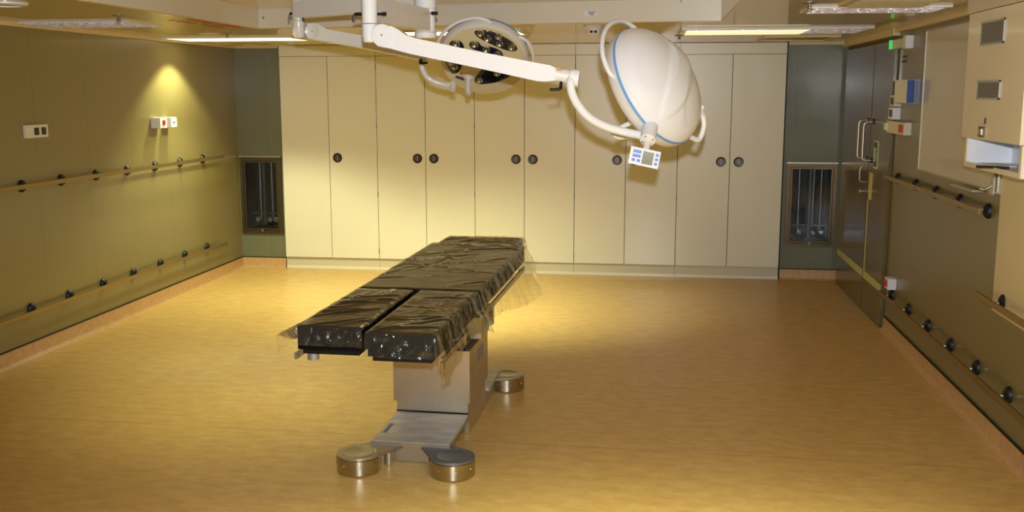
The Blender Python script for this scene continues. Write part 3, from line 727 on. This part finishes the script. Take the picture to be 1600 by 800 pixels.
# swivel columns
r2 = 12.3*YP2/F
pz = at(578, 37, YP2).z
c2 = MB().lathe([(0, pz), (r2, pz), (r2, z2hi+.04), (r2*.9, z2hi+.055), (0, z2hi+.06)], V(P2.x, P2.y, 0), (0, 0, 1), 32).build('swivel_column', WHITE, t)
r1 = 9.5*YP1/F; pz1 = at(466, 32, YP1).z
c1 = MB().lathe([(0, pz1), (r1, pz1), (r1, z1hi+.02), (r1*.6, z1hi+.03), (0, z1hi+.032)], V(P1.x, P1.y, 0), (0, 0, 1), 28).build('swivel_column', WHITE2, t)
# levers on the columns
mb = MB(); lever(mb, at(566, 22, YP2), (-1, 0, 0)); mb.build('clamp_lever', BLACK, c2)
mb = MB(); p = at(590, 22, YP2); mb.cyl(p, p+V(.022, 0, 0), .006, n=10); mb.cyl(p+V(.02, 0, 0), p+V(.038, 0, 0), .0085, n=12); mb.build('clamp_knob', BLACK, c2)
mb = MB(); lever(mb, at(459, 21, YP1), (-1, 0, 0), .03, .035); p = at(473, 30, YP1-.03); mb.tube([p+V(0, 0, .01), p+V(.006, 0, -.015)], .006, n=8); mb.build('clamp_lever', BLACK, c1)
mb = MB(); p = at(677, 21, YCc-.02); mb.cyl(p+V(-.01, 0, 0), p+V(.022, -.01, 0), .009, n=12); mb.build('clamp_knob', BLACK, t)

def px_outline(pts, yf): return [at(x, y, yf(x)) for x, y in pts]
# spring arm to the near lamp head
wd = .072; yfr = YP2-wd/2
out = [(590, 38.5), (612, 41), (622, 46), (634, 55), (650, 60), (740, 79), (840, 98.5), (860, 102), (868, 106), (868, 126), (850, 127.5), (838, 126.5), (740, 105), (640, 84), (610, 76), (590, 72), (582, 64), (582, 46)]
sa = MB().prism([at(x, y, yfr) for x, y in out], V(0, wd, 0), bev=.006).build('spring_arm', WHITE, t)
pc = at(597, 55, yfr); MB().lathe([(.0465, 0), (.0465, .004), (.044, .006), (0, .0065)], pc, (0, -1, 0), 36).build('pivot_cap', WHITE, sa)
MB().lathe([(.004, .006), (.004, .0085), (0, .009)], pc, (0, -1, 0), 12).build('pivot_screw', STEELD, sa)
# housing below the swivel column
q0 = at(578, 37, YP2); q1 = at(580, 66, YP2)
mb = MB(); mb.lathe([(.0, q1.z-.004), (r2*.85, q1.z), (r2*1.02, q1.z+.02), (r2*1.02, q0.z-.003), (0, q0.z-.003)], V(P2.x, P2.y, 0), (0, 0, 1), 32)
mb.build('knuckle', WHITE, t)
# arm end: neck, orange label, lever, end cap
n0 = at(860, 114, YP2); n1 = at(893, 121, YP2)
nk = MB().cyl(n0, n1, .031, .030, n=28).build('arm_neck', WHITE2, t)
a_ = at(870.5, 106.5, YP2-.028); b_ = at(877.5, 110.5, YP2-.028)
MB().box((a_.x, a_.y-.006, b_.z), (b_.x, a_.y+.01, a_.z)).build('warning_label', ORANGE, nk)
mb = MB(); p = at(877, 127, YP2-.01); q = at(876, 137, YP2-.02); mb.cyl(p, q, .007, n=10); mb.tube([q+V(0, 0, .004), q+V(-.004, 0, -.006), at(859, 140, YP2-.03)], .0065, n=8, sm=3); mb.build('clamp_lever', BLACK, nk)
MB().cyl(n1-V(.004, 0, 0), at(905, 123, YP2), .037, n=28, bev=.003).build('end_cap', WHITE, t)
# bow tube to the lamp yoke
yb_ = lambda k: YP2+(.12)*k
bow = [(893, 119, -.01), (891.5, 130, -.03), (894, 146, -.03), (903, 164, -.02), (920, 183, 0), (945, 197, .03), (975, 206, .05), (1008, 213, .06)]
MB().tube([at(x, y, YP2+d) for x, y, d in bow], .0182, n=18, sm=4).build('bow_tube', WHITE, t)

# lamp head frames
def mk_frame(c, n, downhint):
    n = n.normalized(); e1 = (downhint-n*downhint.dot(n)).normalized(); e2 = n.cross(e1); return c, n, e1, e2
def head(c, n, e1, R_, hubang, dome_h, parent, detail=True):
    """shell of a lamp head: rim plane through c with normal n (towards the dome)"""
    e2 = n.cross(e1)
    def P(u, v, h): return c+e1*u+e2*v+n*h
    hd = Vector((math.cos(hubang), math.sin(hubang)))
    NR_, NT = 56, 220
    def H(x, y):
        r = math.hypot(x, y); base = dome_h*max(0, 1-r**2.3)**.62
        s = x*hd.x+y*hd.y; q = -x*hd.y+y*hd.x          # s: towards the hub, q: across
        wdt = .25*math.sqrt(max(0, 1-((s+.02)/.93)**2)); fall = math.sqrt(max(0, 1-r))
        rid = 1/(1+math.exp(max(-40, min(40, -(wdt-abs(q))/.012))))
        # scooped facets left and right of the spine
        e = math.hypot((abs(q)-.46)/.30, (s-.05)/.62); sc = 1/(1+math.exp(max(-40, min(40, (e-1)/.04))))
        return base+R_*(.03*rid*min(1, fall*2)*min(1, max(0, (s+.9)/.5))-.016*sc*min(1, fall*2.5))
    mb = MB(); bm = mb.bm; rings = []
    for i in range(NR_+1):
        r = math.sin(i/NR_*math.pi/2)
        if i == 0: rings.append([bm.verts.new(P(0, 0, H(0, 0)))]); continue
        rings.append([bm.verts.new(P(R_*r*math.cos(a), R_*r*math.sin(a), H(r*math.cos(a), r*math.sin(a)) if i < NR_ else 0)) for a in [2*math.pi*k/NT for k in range(NT)]])
    for k in range(NT): mb.face([rings[0][0], rings[1][k], rings[1][(k+1) % NT]])
    for a, b in zip(rings[1:], rings[2:]):
        for k in range(NT): mb.face([a[k], b[k], b[(k+1) % NT], a[(k+1) % NT]])
    dome = mb.build('dome_shell', WHITE, parent, ang=1.2)
    mb = MB(); mb.lathe([(R_*.985, .006), (R_*1.008, .005), (R_*1.012, -.005), (R_*1.004, -.006), (R_*.98, -.006)], c, n, 96); mb.build('blue_band', BLUE, parent)
    mb = MB(); mb.lathe([(R_*.99, -.0055), (R_*1.012, -.008), (R_*1.005, -.034), (R_*.985, -.050), (R_*.965, -.057), (0, -.057)], c, n, 96)
    low = mb.build('light_housing', WHITE2, parent)
    return P, low

# near head, tilted away; its dome faces the camera
DH = YP2+.28
HC = at(1024, 134, DH); S_ = DH/ (F)*1.0
cc, ss = .45, .893
n2_ = V(.862*ss, -cc, .507*ss)
R2 = 99*(HC-EYE).length/F/1.03
e1 = V(.507, 0, -.862); e1 = (e1-n2_*e1.dot(n2_)).normalized()
n2_.normalize(); e2 = n2_.cross(e1)
hp = onpl(1016, 203, HC, n2_); hv = hp-HC; ha = math.atan2(hv.dot(e2), hv.dot(e1))
hd1 = bpy.data.objects.new('lamp_head', None); col.objects.link(hd1); hd1.parent = t; hd1.location = HC-ROOT
P_, low1 = head(HC, n2_, e1, R2, ha, .155*R2/.29, hd1)
# handles of the near head
def rim(a, k, h=0): return HC+(e1*math.cos(a)+e2*math.sin(a))*R2*k+n2_*h
def loop(a0, a1, parent, rimf, r=.0105):
    am = [a0+(a1-a0)*q for q in (0, 0, .06, .2, .4, .6, .8, .94, 1, 1)]
    ks = [.93, 1.04, 1.12, 1.19, 1.2, 1.2, 1.19, 1.12, 1.04, .93]
    MB().tube([rimf(a, k, -.022) for a, k in zip(am, ks)], r, n=14, sm=4).build('handle_loop', WHITE, parent)
def ang_of(px, py):
    q = onpl(px, py, HC, n2_)-HC; return math.atan2(q.dot(e2), q.dot(e1))
aA = ang_of(1002, 40); aB = ang_of(955, 112)
dA = (aB-aA+math.pi) % (2*math.pi)-math.pi
loop(aA, aA+dA, hd1, rim)
YH2 = HC.y+.13
MB().tube([at(1096, 168, YH2-.05), at(1098, 180, YH2), at(1100, 194, YH2), at(1097, 208, YH2), at(1092, 218, YH2-.01), at(1085, 217, YH2-.03), at(1074, 211, YH2-.07)], .012, n=14, sm=4).build('handle_loop', WHITE, hd1)
YH3 = HC.y+.10
MB().tube([at(1002, 182, YH3), at(985, 192, YH3), at(968, 200, YH3), at(959, 208, YH3), at(966, 214, YH3), at(985, 213, YH3+.02), at(1004, 208, YH3+.03)], .012, n=14, sm=4).build('handle_loop', WHITE, hd1)
# yoke hub and keypad
h0 = at(1016, 196, DH-.20); h1 = at(1012, 219, YP2+.0)
hb = MB().cyl(h0+(h0-h1)*.6, h1, .0335, .0335, n=32, bev=.003).build('yoke_hub', WHITE, t)
dax = (h1-h0).normalized(); xx, yy, zz = frame_of(dax)
mb = MB(); mb.lathe([(.0315, 0), (.0315, .003), (.0295, .004), (0, .004)], h1, dax, 32); cap = mb.build('hub_cap', WHITE2, hb)
for k in range(4):
    a = k*math.pi/2+.3; p = h1+dax*.004+(xx*math.cos(a)+yy*math.sin(a))*.024
    MB().cyl(p-dax*.001, p+dax*.0015, .0035, n=10).build('screw', STEELD, cap)
# the keypad
yk = YP2-.03
TL, TR, BR, BL = at(986.5, 228, yk), at(1033, 238, yk), at(1027.5, 264.5, yk), at(981, 254.5, yk)
def kp(u, v, d=0): return TL*(1-u)*(1-v)+TR*u*(1-v)+BR*u*v+BL*(1-u)*v+V(0, d, 0)
kb = MB().loft([[kp(u, v, d) for u, v in ((0, 0), (1, 0), (1, 1), (0, 1))] for d in (0, .022)], bev=.003).build('keypad', WHITE, t)
MB().loft([[kp(u, v, d) for u, v in ((.43, .13), (.79, .13), (.79, .87), (.43, .87))] for d in (-.0012, .004)]).build('display', LCD, kb)
for u0_, u1_, v0_, v1_ in ((.10, .37, .14, .32), (.10, .37, .40, .57), (.10, .21, .66, .82), (.27, .38, .66, .82), (.85, .95, .14, .31), (.85, .95, .40, .56), (.85, .95, .66, .82)):
    MB().loft([[kp(u, v, d) for u, v in ((u0_, v0_), (u1_, v0_), (u1_, v1_), (u0_, v1_))] for d in (-.002, .003)]).build('key', BTN, kb)
MB().cyl(h1+V(0, .012, -.01), kp(.5, .08, .012), .015, n=16).build('keypad_stem', WHITE2, t)

# ---- rear head: arm from P1
yA, yE = YP1, YP1+.42
yf1 = lambda x: yA+(yE-yA)*(x-487)/(665-487)
out = [(480, 37), (494, 36.5), (503, 41), (512, 46), (540, 51), (575, 56), (655, 74), (668, 78), (668, 93), (655, 92.5), (575, 76), (490, 61.5), (480, 59)]
dirn = (at(655, 80, yf1(655))-at(490, 50, yf1(490))); dirn.z = 0; dirn.normalize(); nn = V(-dirn.y, dirn.x, 0)*.066
pts_ = [at(x, y, yf1(x)) for x, y in out]
s1 = MB().prism(pts_, nn, bev=.005).build('spring_arm', WHITE2, t)
pc = at(487, 48.5, yf1(487)); MB().lathe([(.041, -.01), (.041, .004), (.038, .006), (0, .0065)], pc, -nn, 32).build('pivot_cap', WHITE2, s1)
MB().lathe([(.004, .006), (.004, .0085), (0, .009)], pc, -nn, 12).build('pivot_screw', STEELD, s1)
MB().lathe([(0, pz1-.10), (r1*.8, pz1-.095), (r1*1.02, pz1-.075), (r1*1.02, pz1-.002), (0, pz1-.002)], V(P1.x, P1.y, 0), (0, 0, 1), 28).build('knuckle', WHITE2, t)
YE = yE+.02
MB().cyl(at(662, 80, YE), at(659, 101, YE), .024, n=20).build('end_cap', WHITE2, t)
mb = MB(); p = at(658, 90, YE-.03); mb.cyl(p, p+V(-.004, 0, -.03), .008, n=10); mb.tube([p+V(-.004, 0, -.026), p+V(0, -.005, -.034), at(668, 98, YE-.04)], .007, n=8, sm=3); mb.build('clamp_lever', BLACK, t)
YH = YE+.03
MB().tube([at(659, 98, YE), at(660, 108, YE), at(667, 120, YE+.01), at(680, 128, YE+.02), at(695, 132, YH), at(712, 133, YH)], .018, n=16, sm=4).build('bow_tube', WHITE2, t)
MB().cyl(at(708, 129, YH+.01), at(707, 141, YH-.02), .02, n=20, bev=.003).build('yoke_hub', WHITE2, t)
HC = at(757, 86, YH-.02)+V(0, 0, 0)
f1 = V(.04, -.735, -.64).normalized(); n1_ = -f1
R1 = 68.5*(HC-EYE).length/F/1.02
e1 = V(-.05, 0, -1); e1 = (e1-n1_*e1.dot(n1_)).normalized(); e2 = n1_.cross(e1); R2 = R1; n2_ = n1_
hd2 = bpy.data.objects.new('lamp_head', None); col.objects.link(hd2); hd2.parent = t; hd2.location = HC-ROOT
head(HC, n1_, e1, R1, .6, .125, hd2)
FC = HC+f1*.058
MB().lathe([(R1*.955, -.002), (R1*.95, .002), (R1*.93, .0035), (0, .0035)], FC, f1, 72).build('light_face', mat('light_face_enamel', (214, 200, 160), rough=.4), hd2)
for (x0_, y0_), (x1_, y1_) in (((766, 34), (687, 78)), ((808, 56), (822, 118))):
    a0 = ang_of(x0_, y0_); b0 = ang_of(x1_, y1_); d0 = (b0-a0+math.pi) % (2*math.pi)-math.pi
    loop(a0, a0+d0, hd2, lambda a, k, h: rim(a, .9+(k-.93)*.8, h))
LENS = mat('dark_lens', (52, 50, 50), rough=.12, coat=.5, spec=.6)
LENSB = mat('blue_dark_lens', (24, 30, 52), rough=.12, coat=.5)
MB_REF = mat('reflector_cup', (200, 205, 215), rough=.12, metal=1, bump=.3, bscale=90)
def onface(px, py, h=.004): return onpl(px, py, FC+f1*h, f1)
def pod(outline, bulbs, m):
    mb = MB(); c = sum((onface(x, y) for x, y in outline), V(0, 0, 0))/len(outline)
    O_ = [onface(x, y) for x, y in outline]; n = len(O_); E = []
    for i in range(n):                                      # smooth closed outline
        a, b, c_, d = O_[i-1], O_[i], O_[(i+1) % n], O_[(i+2) % n]
        for k in range(4):
            u = k/4; E.append(.5*((2*b)+(c_-a)*u+(2*a-5*b+4*c_-d)*u*u+(-a+3*b-3*c_+d)*u**3))
    mb.loft([[p-f1*.004 for p in E], [p+f1*.003 for p in E], [p+(c-p)*.06+f1*.006 for p in E], [p+(c-p)*.5+f1*.008 for p in E]])
    l = mb.build('lens_cover', m, hd2)
    for x, y in bulbs:
        p = onface(x, y, .0115)
        b = MB().lathe([(.0, .0), (.011, .0), (.015, .005), (.020, .008), (.0215, .008), (.0215, -.002)], p, f1, 20).build('reflector', MB_REF, l)
        MB().ball(p+f1*.006, .006, n=10).build('bulb', CHROME, b)
pod([(741, 50), (748, 47), (765, 48), (785, 56), (800, 65), (808, 74), (806, 79), (795, 79), (780, 74), (762, 66), (747, 58)], [(751, 51.5), (762, 60), (779, 56.5), (781, 67.5), (799.5, 73)], LENS)
pod([(733, 69), (738, 64.5), (747, 65), (753, 72), (766, 73), (780, 78), (786, 85), (783, 92), (768, 88), (752, 80), (738, 76)], [(742, 69), (760, 77), (777, 84)], LENSB)
pod([(702, 68), (709, 63), (719, 64), (725, 72), (722, 78), (708, 76)], [(713, 67.5)], LENSB)
pod([(695, 92), (702, 88), (716, 94), (722, 100), (718, 110), (710, 115), (702, 110)], [(710, 104), (705, 97)], LENS)
pod([(741, 124), (746, 117), (755, 107), (768, 101), (785, 106), (800, 110), (798, 118), (780, 127), (758, 131), (745, 130)], [(749, 125), (777, 114)], LENSB)
h_ = onface(732, 120, .004)
hg = MB().lathe([(.03, 0), (.03, .008), (.018, .02), (.014, .03)], h_, f1, 24).build('handle_socket', WHITE2, hd2)
MB().tube([h_+f1*.02, h_+f1*.05+V(0, 0, -.03), at(732, 147, (h_.y)-.06)], .0155, n=16, sm=3).build('sterile_grip', WHITE2, hg)
p = onface(721, 115, .004); MB().lathe([(.006, 0), (.005, .003), (0, .004)], p, f1, 12).build('indicator', RED, hd2)
o4 = [onface(x, y, .0042) for x, y in ((713, 118), (727, 122), (725, 126), (711, 121))]
MB().prism(o4, f1*.0015).build('type_plate', INK, hd2)

# ------------------------------------------------------------------ operating table
T0 = V(-1.12, 5.25, 0); TR_ = -.025
OT = thing('operating_table', T0, 'stainless steel operating table with black cushions wrapped in clear film', 'operating table', rz=TR_)
def L(name, mb, m, p=OT, **k): return mb.build(name, m, p, local=True, **k)
# base
L('base_body', MB().box((-.19, -.09, .006), (.189, .72, .088), bev=.004), STEEL)
L('base_cover', MB().box((-.20, .36, .088), (.205, .74, .104), bev=.004), STEELW)
L('front_skirt', MB().box((-.085, -.60, .006), (.085, -.08, .085), bev=.003), STEEL)
fp = L('foot_plate', MB().box((-.197, -.625, .086), (.197, -.155, .108), bev=.003), STEEL)
L('plate_top', MB().box((-.192, -.618, .1075), (.192, -.16, .1105), bev=.001), STEELW, fp)
L('plate_lip', MB().box((-.197, -.628, .079), (-.08, -.60, .088), bev=.002), STEEL, fp)
L('plate_lip', MB().box((.08, -.628, .079), (.197, -.60, .088), bev=.002), STEEL, fp)
L('rivet', MB().lathe([(.006, 0), (.005, .003), (0, .004)], (0, -.625, .097), (0, -1, 0), 12), CHROME, fp)
L('maker_plate', MB().box((-.178, -.50, .1104), (-.155, -.36, .1115)), mat('plate_grey', (108, 112, 110), rough=.5), fp)
def foot(cx, cy, dirx, diry, top):
    d = MB().lathe([(.104, .004), (.107, .008), (.107, .078), (.103, .0815), (0, .0815)], (cx, cy, 0), (0, 0, 1), 56)
    f = L('foot_disc', d, mat('turned_steel', (186, 176, 156), rough=.24, metal=1, bump=.04, bscale=60, vstretch=(1, 1, 10)))
    L('glide', MB().lathe([(.095, 0), (.095, .006), (0, .006)], (cx, cy, 0), (0, 0, 1), 32), RUBBER, f)
    # teardrop cover running to the base
    R_ = .1055; tgt = Vector((cx+dirx, cy+diry)); pts = []
    base = math.atan2(diry, dirx)
    for k in range(25):
        a = base+math.radians(62)+math.radians(236)*k/24; pts.append((cx+R_*math.cos(a), cy+R_*math.sin(a)))
    px_, py_ = -math.sin(base)*.035, math.cos(base)*.035
    pts += [(tgt.x-px_, tgt.y-py_), (tgt.x+px_, tgt.y+py_)]
    a = L('foot_arm', MB().loft([[(x, y, z) for x, y in pts] for z in (.082, .093)], bev=.003), top)
    L('top_recess', MB().lathe([(.082, .0932), (.080, .0945), (.074, .0945), (.072, .0935), (0, .0935)], (cx, cy, 0), (0, 0, 1), 48), top, a)
    for k in range(8):
        q = 2*math.pi*k/8+.35
        L('screw', MB().lathe([(.0055, 0), (.004, .0025), (0, .003)], (cx+.1068*math.cos(q), cy+.1068*math.sin(q), .05), (math.cos(q), math.sin(q), 0), 10), CHROME, f)
foot(-.225, -.735, .20, .20, STEEL)
foot(.232, -.72, -.20, .20, STEELD)
foot(.25, .72, -.19, -.16, STEEL)
foot(-.235, .72, .19, -.16, STEEL)
L('caster', MB().cyl((-.105, -.64, .003), (-.105, -.64, .076), .022, n=24), STEEL)
# column
L('lower_column', MB().box((-.199, -.145, .112), (.187, .34, .24), bev=.003), STEELV)
L('column_skirt', MB().box((.17, -.143, .004), (.1905, .345, .112), bev=.001), STEELV)
L('column_gap', MB().box((-.202, -.150, .110), (.19, -.14, .116)), BLACK)
cs = L('column_sleeve', MB().box((-.214, -.158, .172), (.2, .355, .455), bev=.004), STEELV)
L('column_collar', MB().box((-.19, -.135, .455), (.176, .335, .50)), BLACK)
mb = MB()
for k in range(6): mb.box((.1998, .05+.03*k, .34), (.2008, .068+.03*k, .41))
vv = L('vent_louvres', mb, STEELD, cs)
# table head block and frame under the pads
ZTOP = .80; ZB = .70
L('head_block', MB().box((-.15, -.05, .50), (.15, .30, .60), bev=.004), STEEL)
L('table_frame', MB().box((-.27, -.28, .60), (.20, 1.25, .665), bev=.004), STEEL)
for y in (-.02, .14, .30): L('side_block', MB().box((.165, y, .49), (.238, y+.06, .605), bev=.004), STEEL)
L('drive_box', MB().box((-.235, .0, .50), (-.165, .3, .60), bev=.004), STEEL)
def plate(x0, x1, y0, y1, nm='section_plate'): L(nm, MB().box((x0, y0, .676), (x1, y1, ZB-.001), bev=.003), mat('plate_black', (14, 13, 12), rough=.6, spec=.2))
secs = {'left': (-.348, -.066, -1.155, -.318), 'right': (-.014, .272, -1.225, -.318), 'back': (-.346, .272, -.275, 1.265), 'head': (-.325, .20, 1.365, 1.70)}
for k, (a, b, c, d) in secs.items():
    plate(a+.015, b-.015, c+.02, d-.005)
    nm = {'left': 'leg_cushion', 'right': 'leg_cushion', 'back': 'back_cushion', 'head': 'head_cushion'}[k]
    L(nm, MB().box((a, c, ZB), (b, d, ZTOP-(.012 if k == 'head' else 0)), bev=.012), VINYL)
L('hinge_bar', MB().cyl((-.30, -.295, .665), (.23, -.295, .665), .012, n=14), STEEL)
L('head_link', MB().box((-.16, 1.2, .655), (-.13, 1.5, .675)), STEEL); L('head_link', MB().box((.03, 1.2, .655), (.06, 1.5, .675)), STEEL)
# accessory rails with end stops
def srail(x, y0, y1):
    o = L('side_rail', MB().box((x-.006, y0, .650), (x+.006, y1, .678), bev=.0015), STEEL)
    for y in (y0+.12, y1-.12): L('rail_spacer', MB().box((x-.018 if x > 0 else x, y-.012, .657), (x if x > 0 else x+.018, y+.012, .676)), STEEL, o)
srail(-.366, -1.14, -.35); srail(.284, -1.13, -.62); srail(.284, -.26, 1.2); srail(-.36, -.26, 1.2)
L('leg_joint', MB().cyl((-.315, -1.06, .632), (-.315, -1.06, .676), .026, n=20), mat('grey_cap', (160, 162, 166), rough=.35, metal=.5))
L('rail_stop', MB().box((.276, -1.14, .628), (.292, -1.115, .662), bev=.002), mat('brass_stop', (190, 160, 100), rough=.3, metal=.9))
L('release_handle', MB().hexa([(.205, -.60, .62), (.232, -.60, .62), (.232, -.36, .632), (.205, -.36, .632)], [(.205, -.60, .632), (.232, -.60, .632), (.232, -.36, .66), (.205, -.36, .66)], .002), STEELD)

# ---- clear film covers, each draped over one cushion
def film(name, sec, label, dl, dr, df, db, flare, seed, zt=ZTOP, extra=None, folds=14):
    a, b, c, d = secs[sec]; e = .007
    a -= e; b += e; c -= e; d += e; z0 = zt+.006
    rs = random.Random(seed*10); FL = []
    for k in range(folds):                      # long straight pull folds fanning over the top
        px_ = rs.uniform(a-.05, b+.05); py_ = rs.uniform(c, d); an = rs.choice((-1, 1))*abs(rs.gauss(.25, .3))+(.25 if k % 3 else 1.0)
        FL.append((px_, py_, math.cos(an), math.sin(an), rs.uniform(.16, .5), rs.uniform(.010, .018), rs.uniform(.004, .009)))
    def foldz(s, q):
        z = 0
        for fx, fy, ux, uy, ln, wd_, h in FL:
            t = (s-fx)*ux+(q-fy)*uy; n_ = -(s-fx)*uy+(q-fy)*ux
            if abs(t) < ln and abs(n_) < wd_*5:
                n_ += .01*math.sin(t*9+fx*20); z += h*(1-(t/ln)**2)*math.exp(-(n_/wd_)**2)
        return min(z, .011)
    st = .0085
    nx = max(16, int((b-a+dl+dr)/st)); ny = max(16, int((d-c+df+db)/st))
    mb = MB(); bm = mb.bm; G = []
    for j in range(ny+1):
        row = []
        for i in range(nx+1):
            s = a-dl+(b-a+dl+dr)*i/nx; q = c-df+(d-c+df+db)*j/ny
            ex = a-s if s < a else (s-b if s > b else 0); ey = c-q if q < c else (q-d if q > d else 0)
            sx = -1 if s < a else 1; sy = -1 if q < c else 1
            n1 = noise.noise(V(s*4+seed, q*4, 1)); n2 = noise.noise(V(s*13, q*13+seed, 3)); n3 = noise.noise(V(s*38, q*38, seed))
            fl = flare(s, q, sx if ex else 0, sy if ey else 0)+.10*n1+.05*n2
            fl = max(.03, min(.92, fl)); dn = math.sqrt(1-fl*fl)
            x = min(max(s, a), b)+sx*ex*fl if ex else s; y = min(max(q, c), d)+sy*ey*fl if ey else q
            m_ = max(ex, ey)+.35*min(ex, ey)
            z = z0-m_*dn
            if ex == 0 and ey == 0:
                edge = min(s-a, b-s, q-c, d-q)
                z += .0008*(1+n2)+.001*abs(n1)-(.004 if edge < .008 else 0)+foldz(s, q)*min(1, max(0, edge)/.03)
            else:
                k = min(1, m_/.03)
                x += k*(.005*n2+.0012*n3)*(1 if ex else .4)+k*(.004*math.sin(q*46+3*n1) if ex else 0); y += k*(.006*noise.noise(V(s*13+9, q*13, seed))+.005*noise.noise(V(s*40+9, z*40, seed))); z += k*.003*n3
                if ex: x = x if sx*(x-(a if sx < 0 else b)) > .001 else (a if sx < 0 else b)+sx*.001
                if ey: y = y if sy*(y-(c if sy < 0 else d)) > .001 else (c if sy < 0 else d)+sy*.001
            if extra: x, y, z = extra(x, y, z, s, q, ex, ey, sx, sy)
            row.append(bm.verts.new((x, y, z)))
        G.append(row)
    for j in range(ny):
        for i in range(nx): mb.face([G[j][i], G[j][i+1], G[j+1][i+1], G[j+1][i]])
    o = mb.build(name, FILM, None, ang=2.6)
    o.location = T0; o.rotation_euler = (0, 0, TR_)
    tag(o, label, 'plastic cover', 'clear film covers on the operating table')
    return o
def fl_main(s, q, sx, sy):
    if sx > 0: return .20+.36*math.exp(-((q-.95)/.45)**2)
    return .12
def drop_main(x, y, z, s, q, ex, ey, sx, sy):
    if ex and sx > 0:      # hem length varies along the side
        k = .62+.38*math.exp(-((q-.75)/.5)**2)
        b = secs['back'][1]+.007; x = b+(x-b)*k; z = ZTOP+.006+(z-ZTOP-.006)*k
    if ey and sy > 0: z = max(z, .70)
    return x, y, z
film('film_cover', 'back', 'clear film over the long back cushion, sagging out along its right side', .03, .29, .004, .03, fl_main, 3.1, extra=drop_main, folds=20)
def fl_ll(s, q, sx, sy):
    if sx < 0: return .28+.6*math.exp(-((q+1.16)/.10)**2)
    return .12
film('film_cover', 'left', 'clear film over the left leg cushion, ballooning at its front corner', .10, .012, .085, .012, fl_ll, 8.7)
def fl_rl(s, q, sx, sy):
    if sx > 0: return .22+.25*math.exp(-((q+.42)/.14)**2)
    return .14 if sy else .05
def drop_rl(x, y, z, s, q, ex, ey, sx, sy):
    if ex and sx > 0:
        k = .68+.32*max(math.exp(-((q+1.15)/.25)**2), math.exp(-((q+.38)/.12)**2))
        b = secs['right'][1]+.007; x = b+(x-b)*k; z = ZTOP+.006+(z-ZTOP-.006)*k
    return x, y, z
film('film_cover', 'right', 'clear film over the right leg cushion, hanging in a crumpled flap at its side', .012, .21, .105, .012, fl_rl, 14.2, extra=drop_rl)
film('film_cover', 'head', 'clear film over the small head cushion at the far end', .03, .07, .02, .05, lambda s, q, sx, sy: .45 if sx > 0 else .2, 20.5, zt=ZTOP-.012)
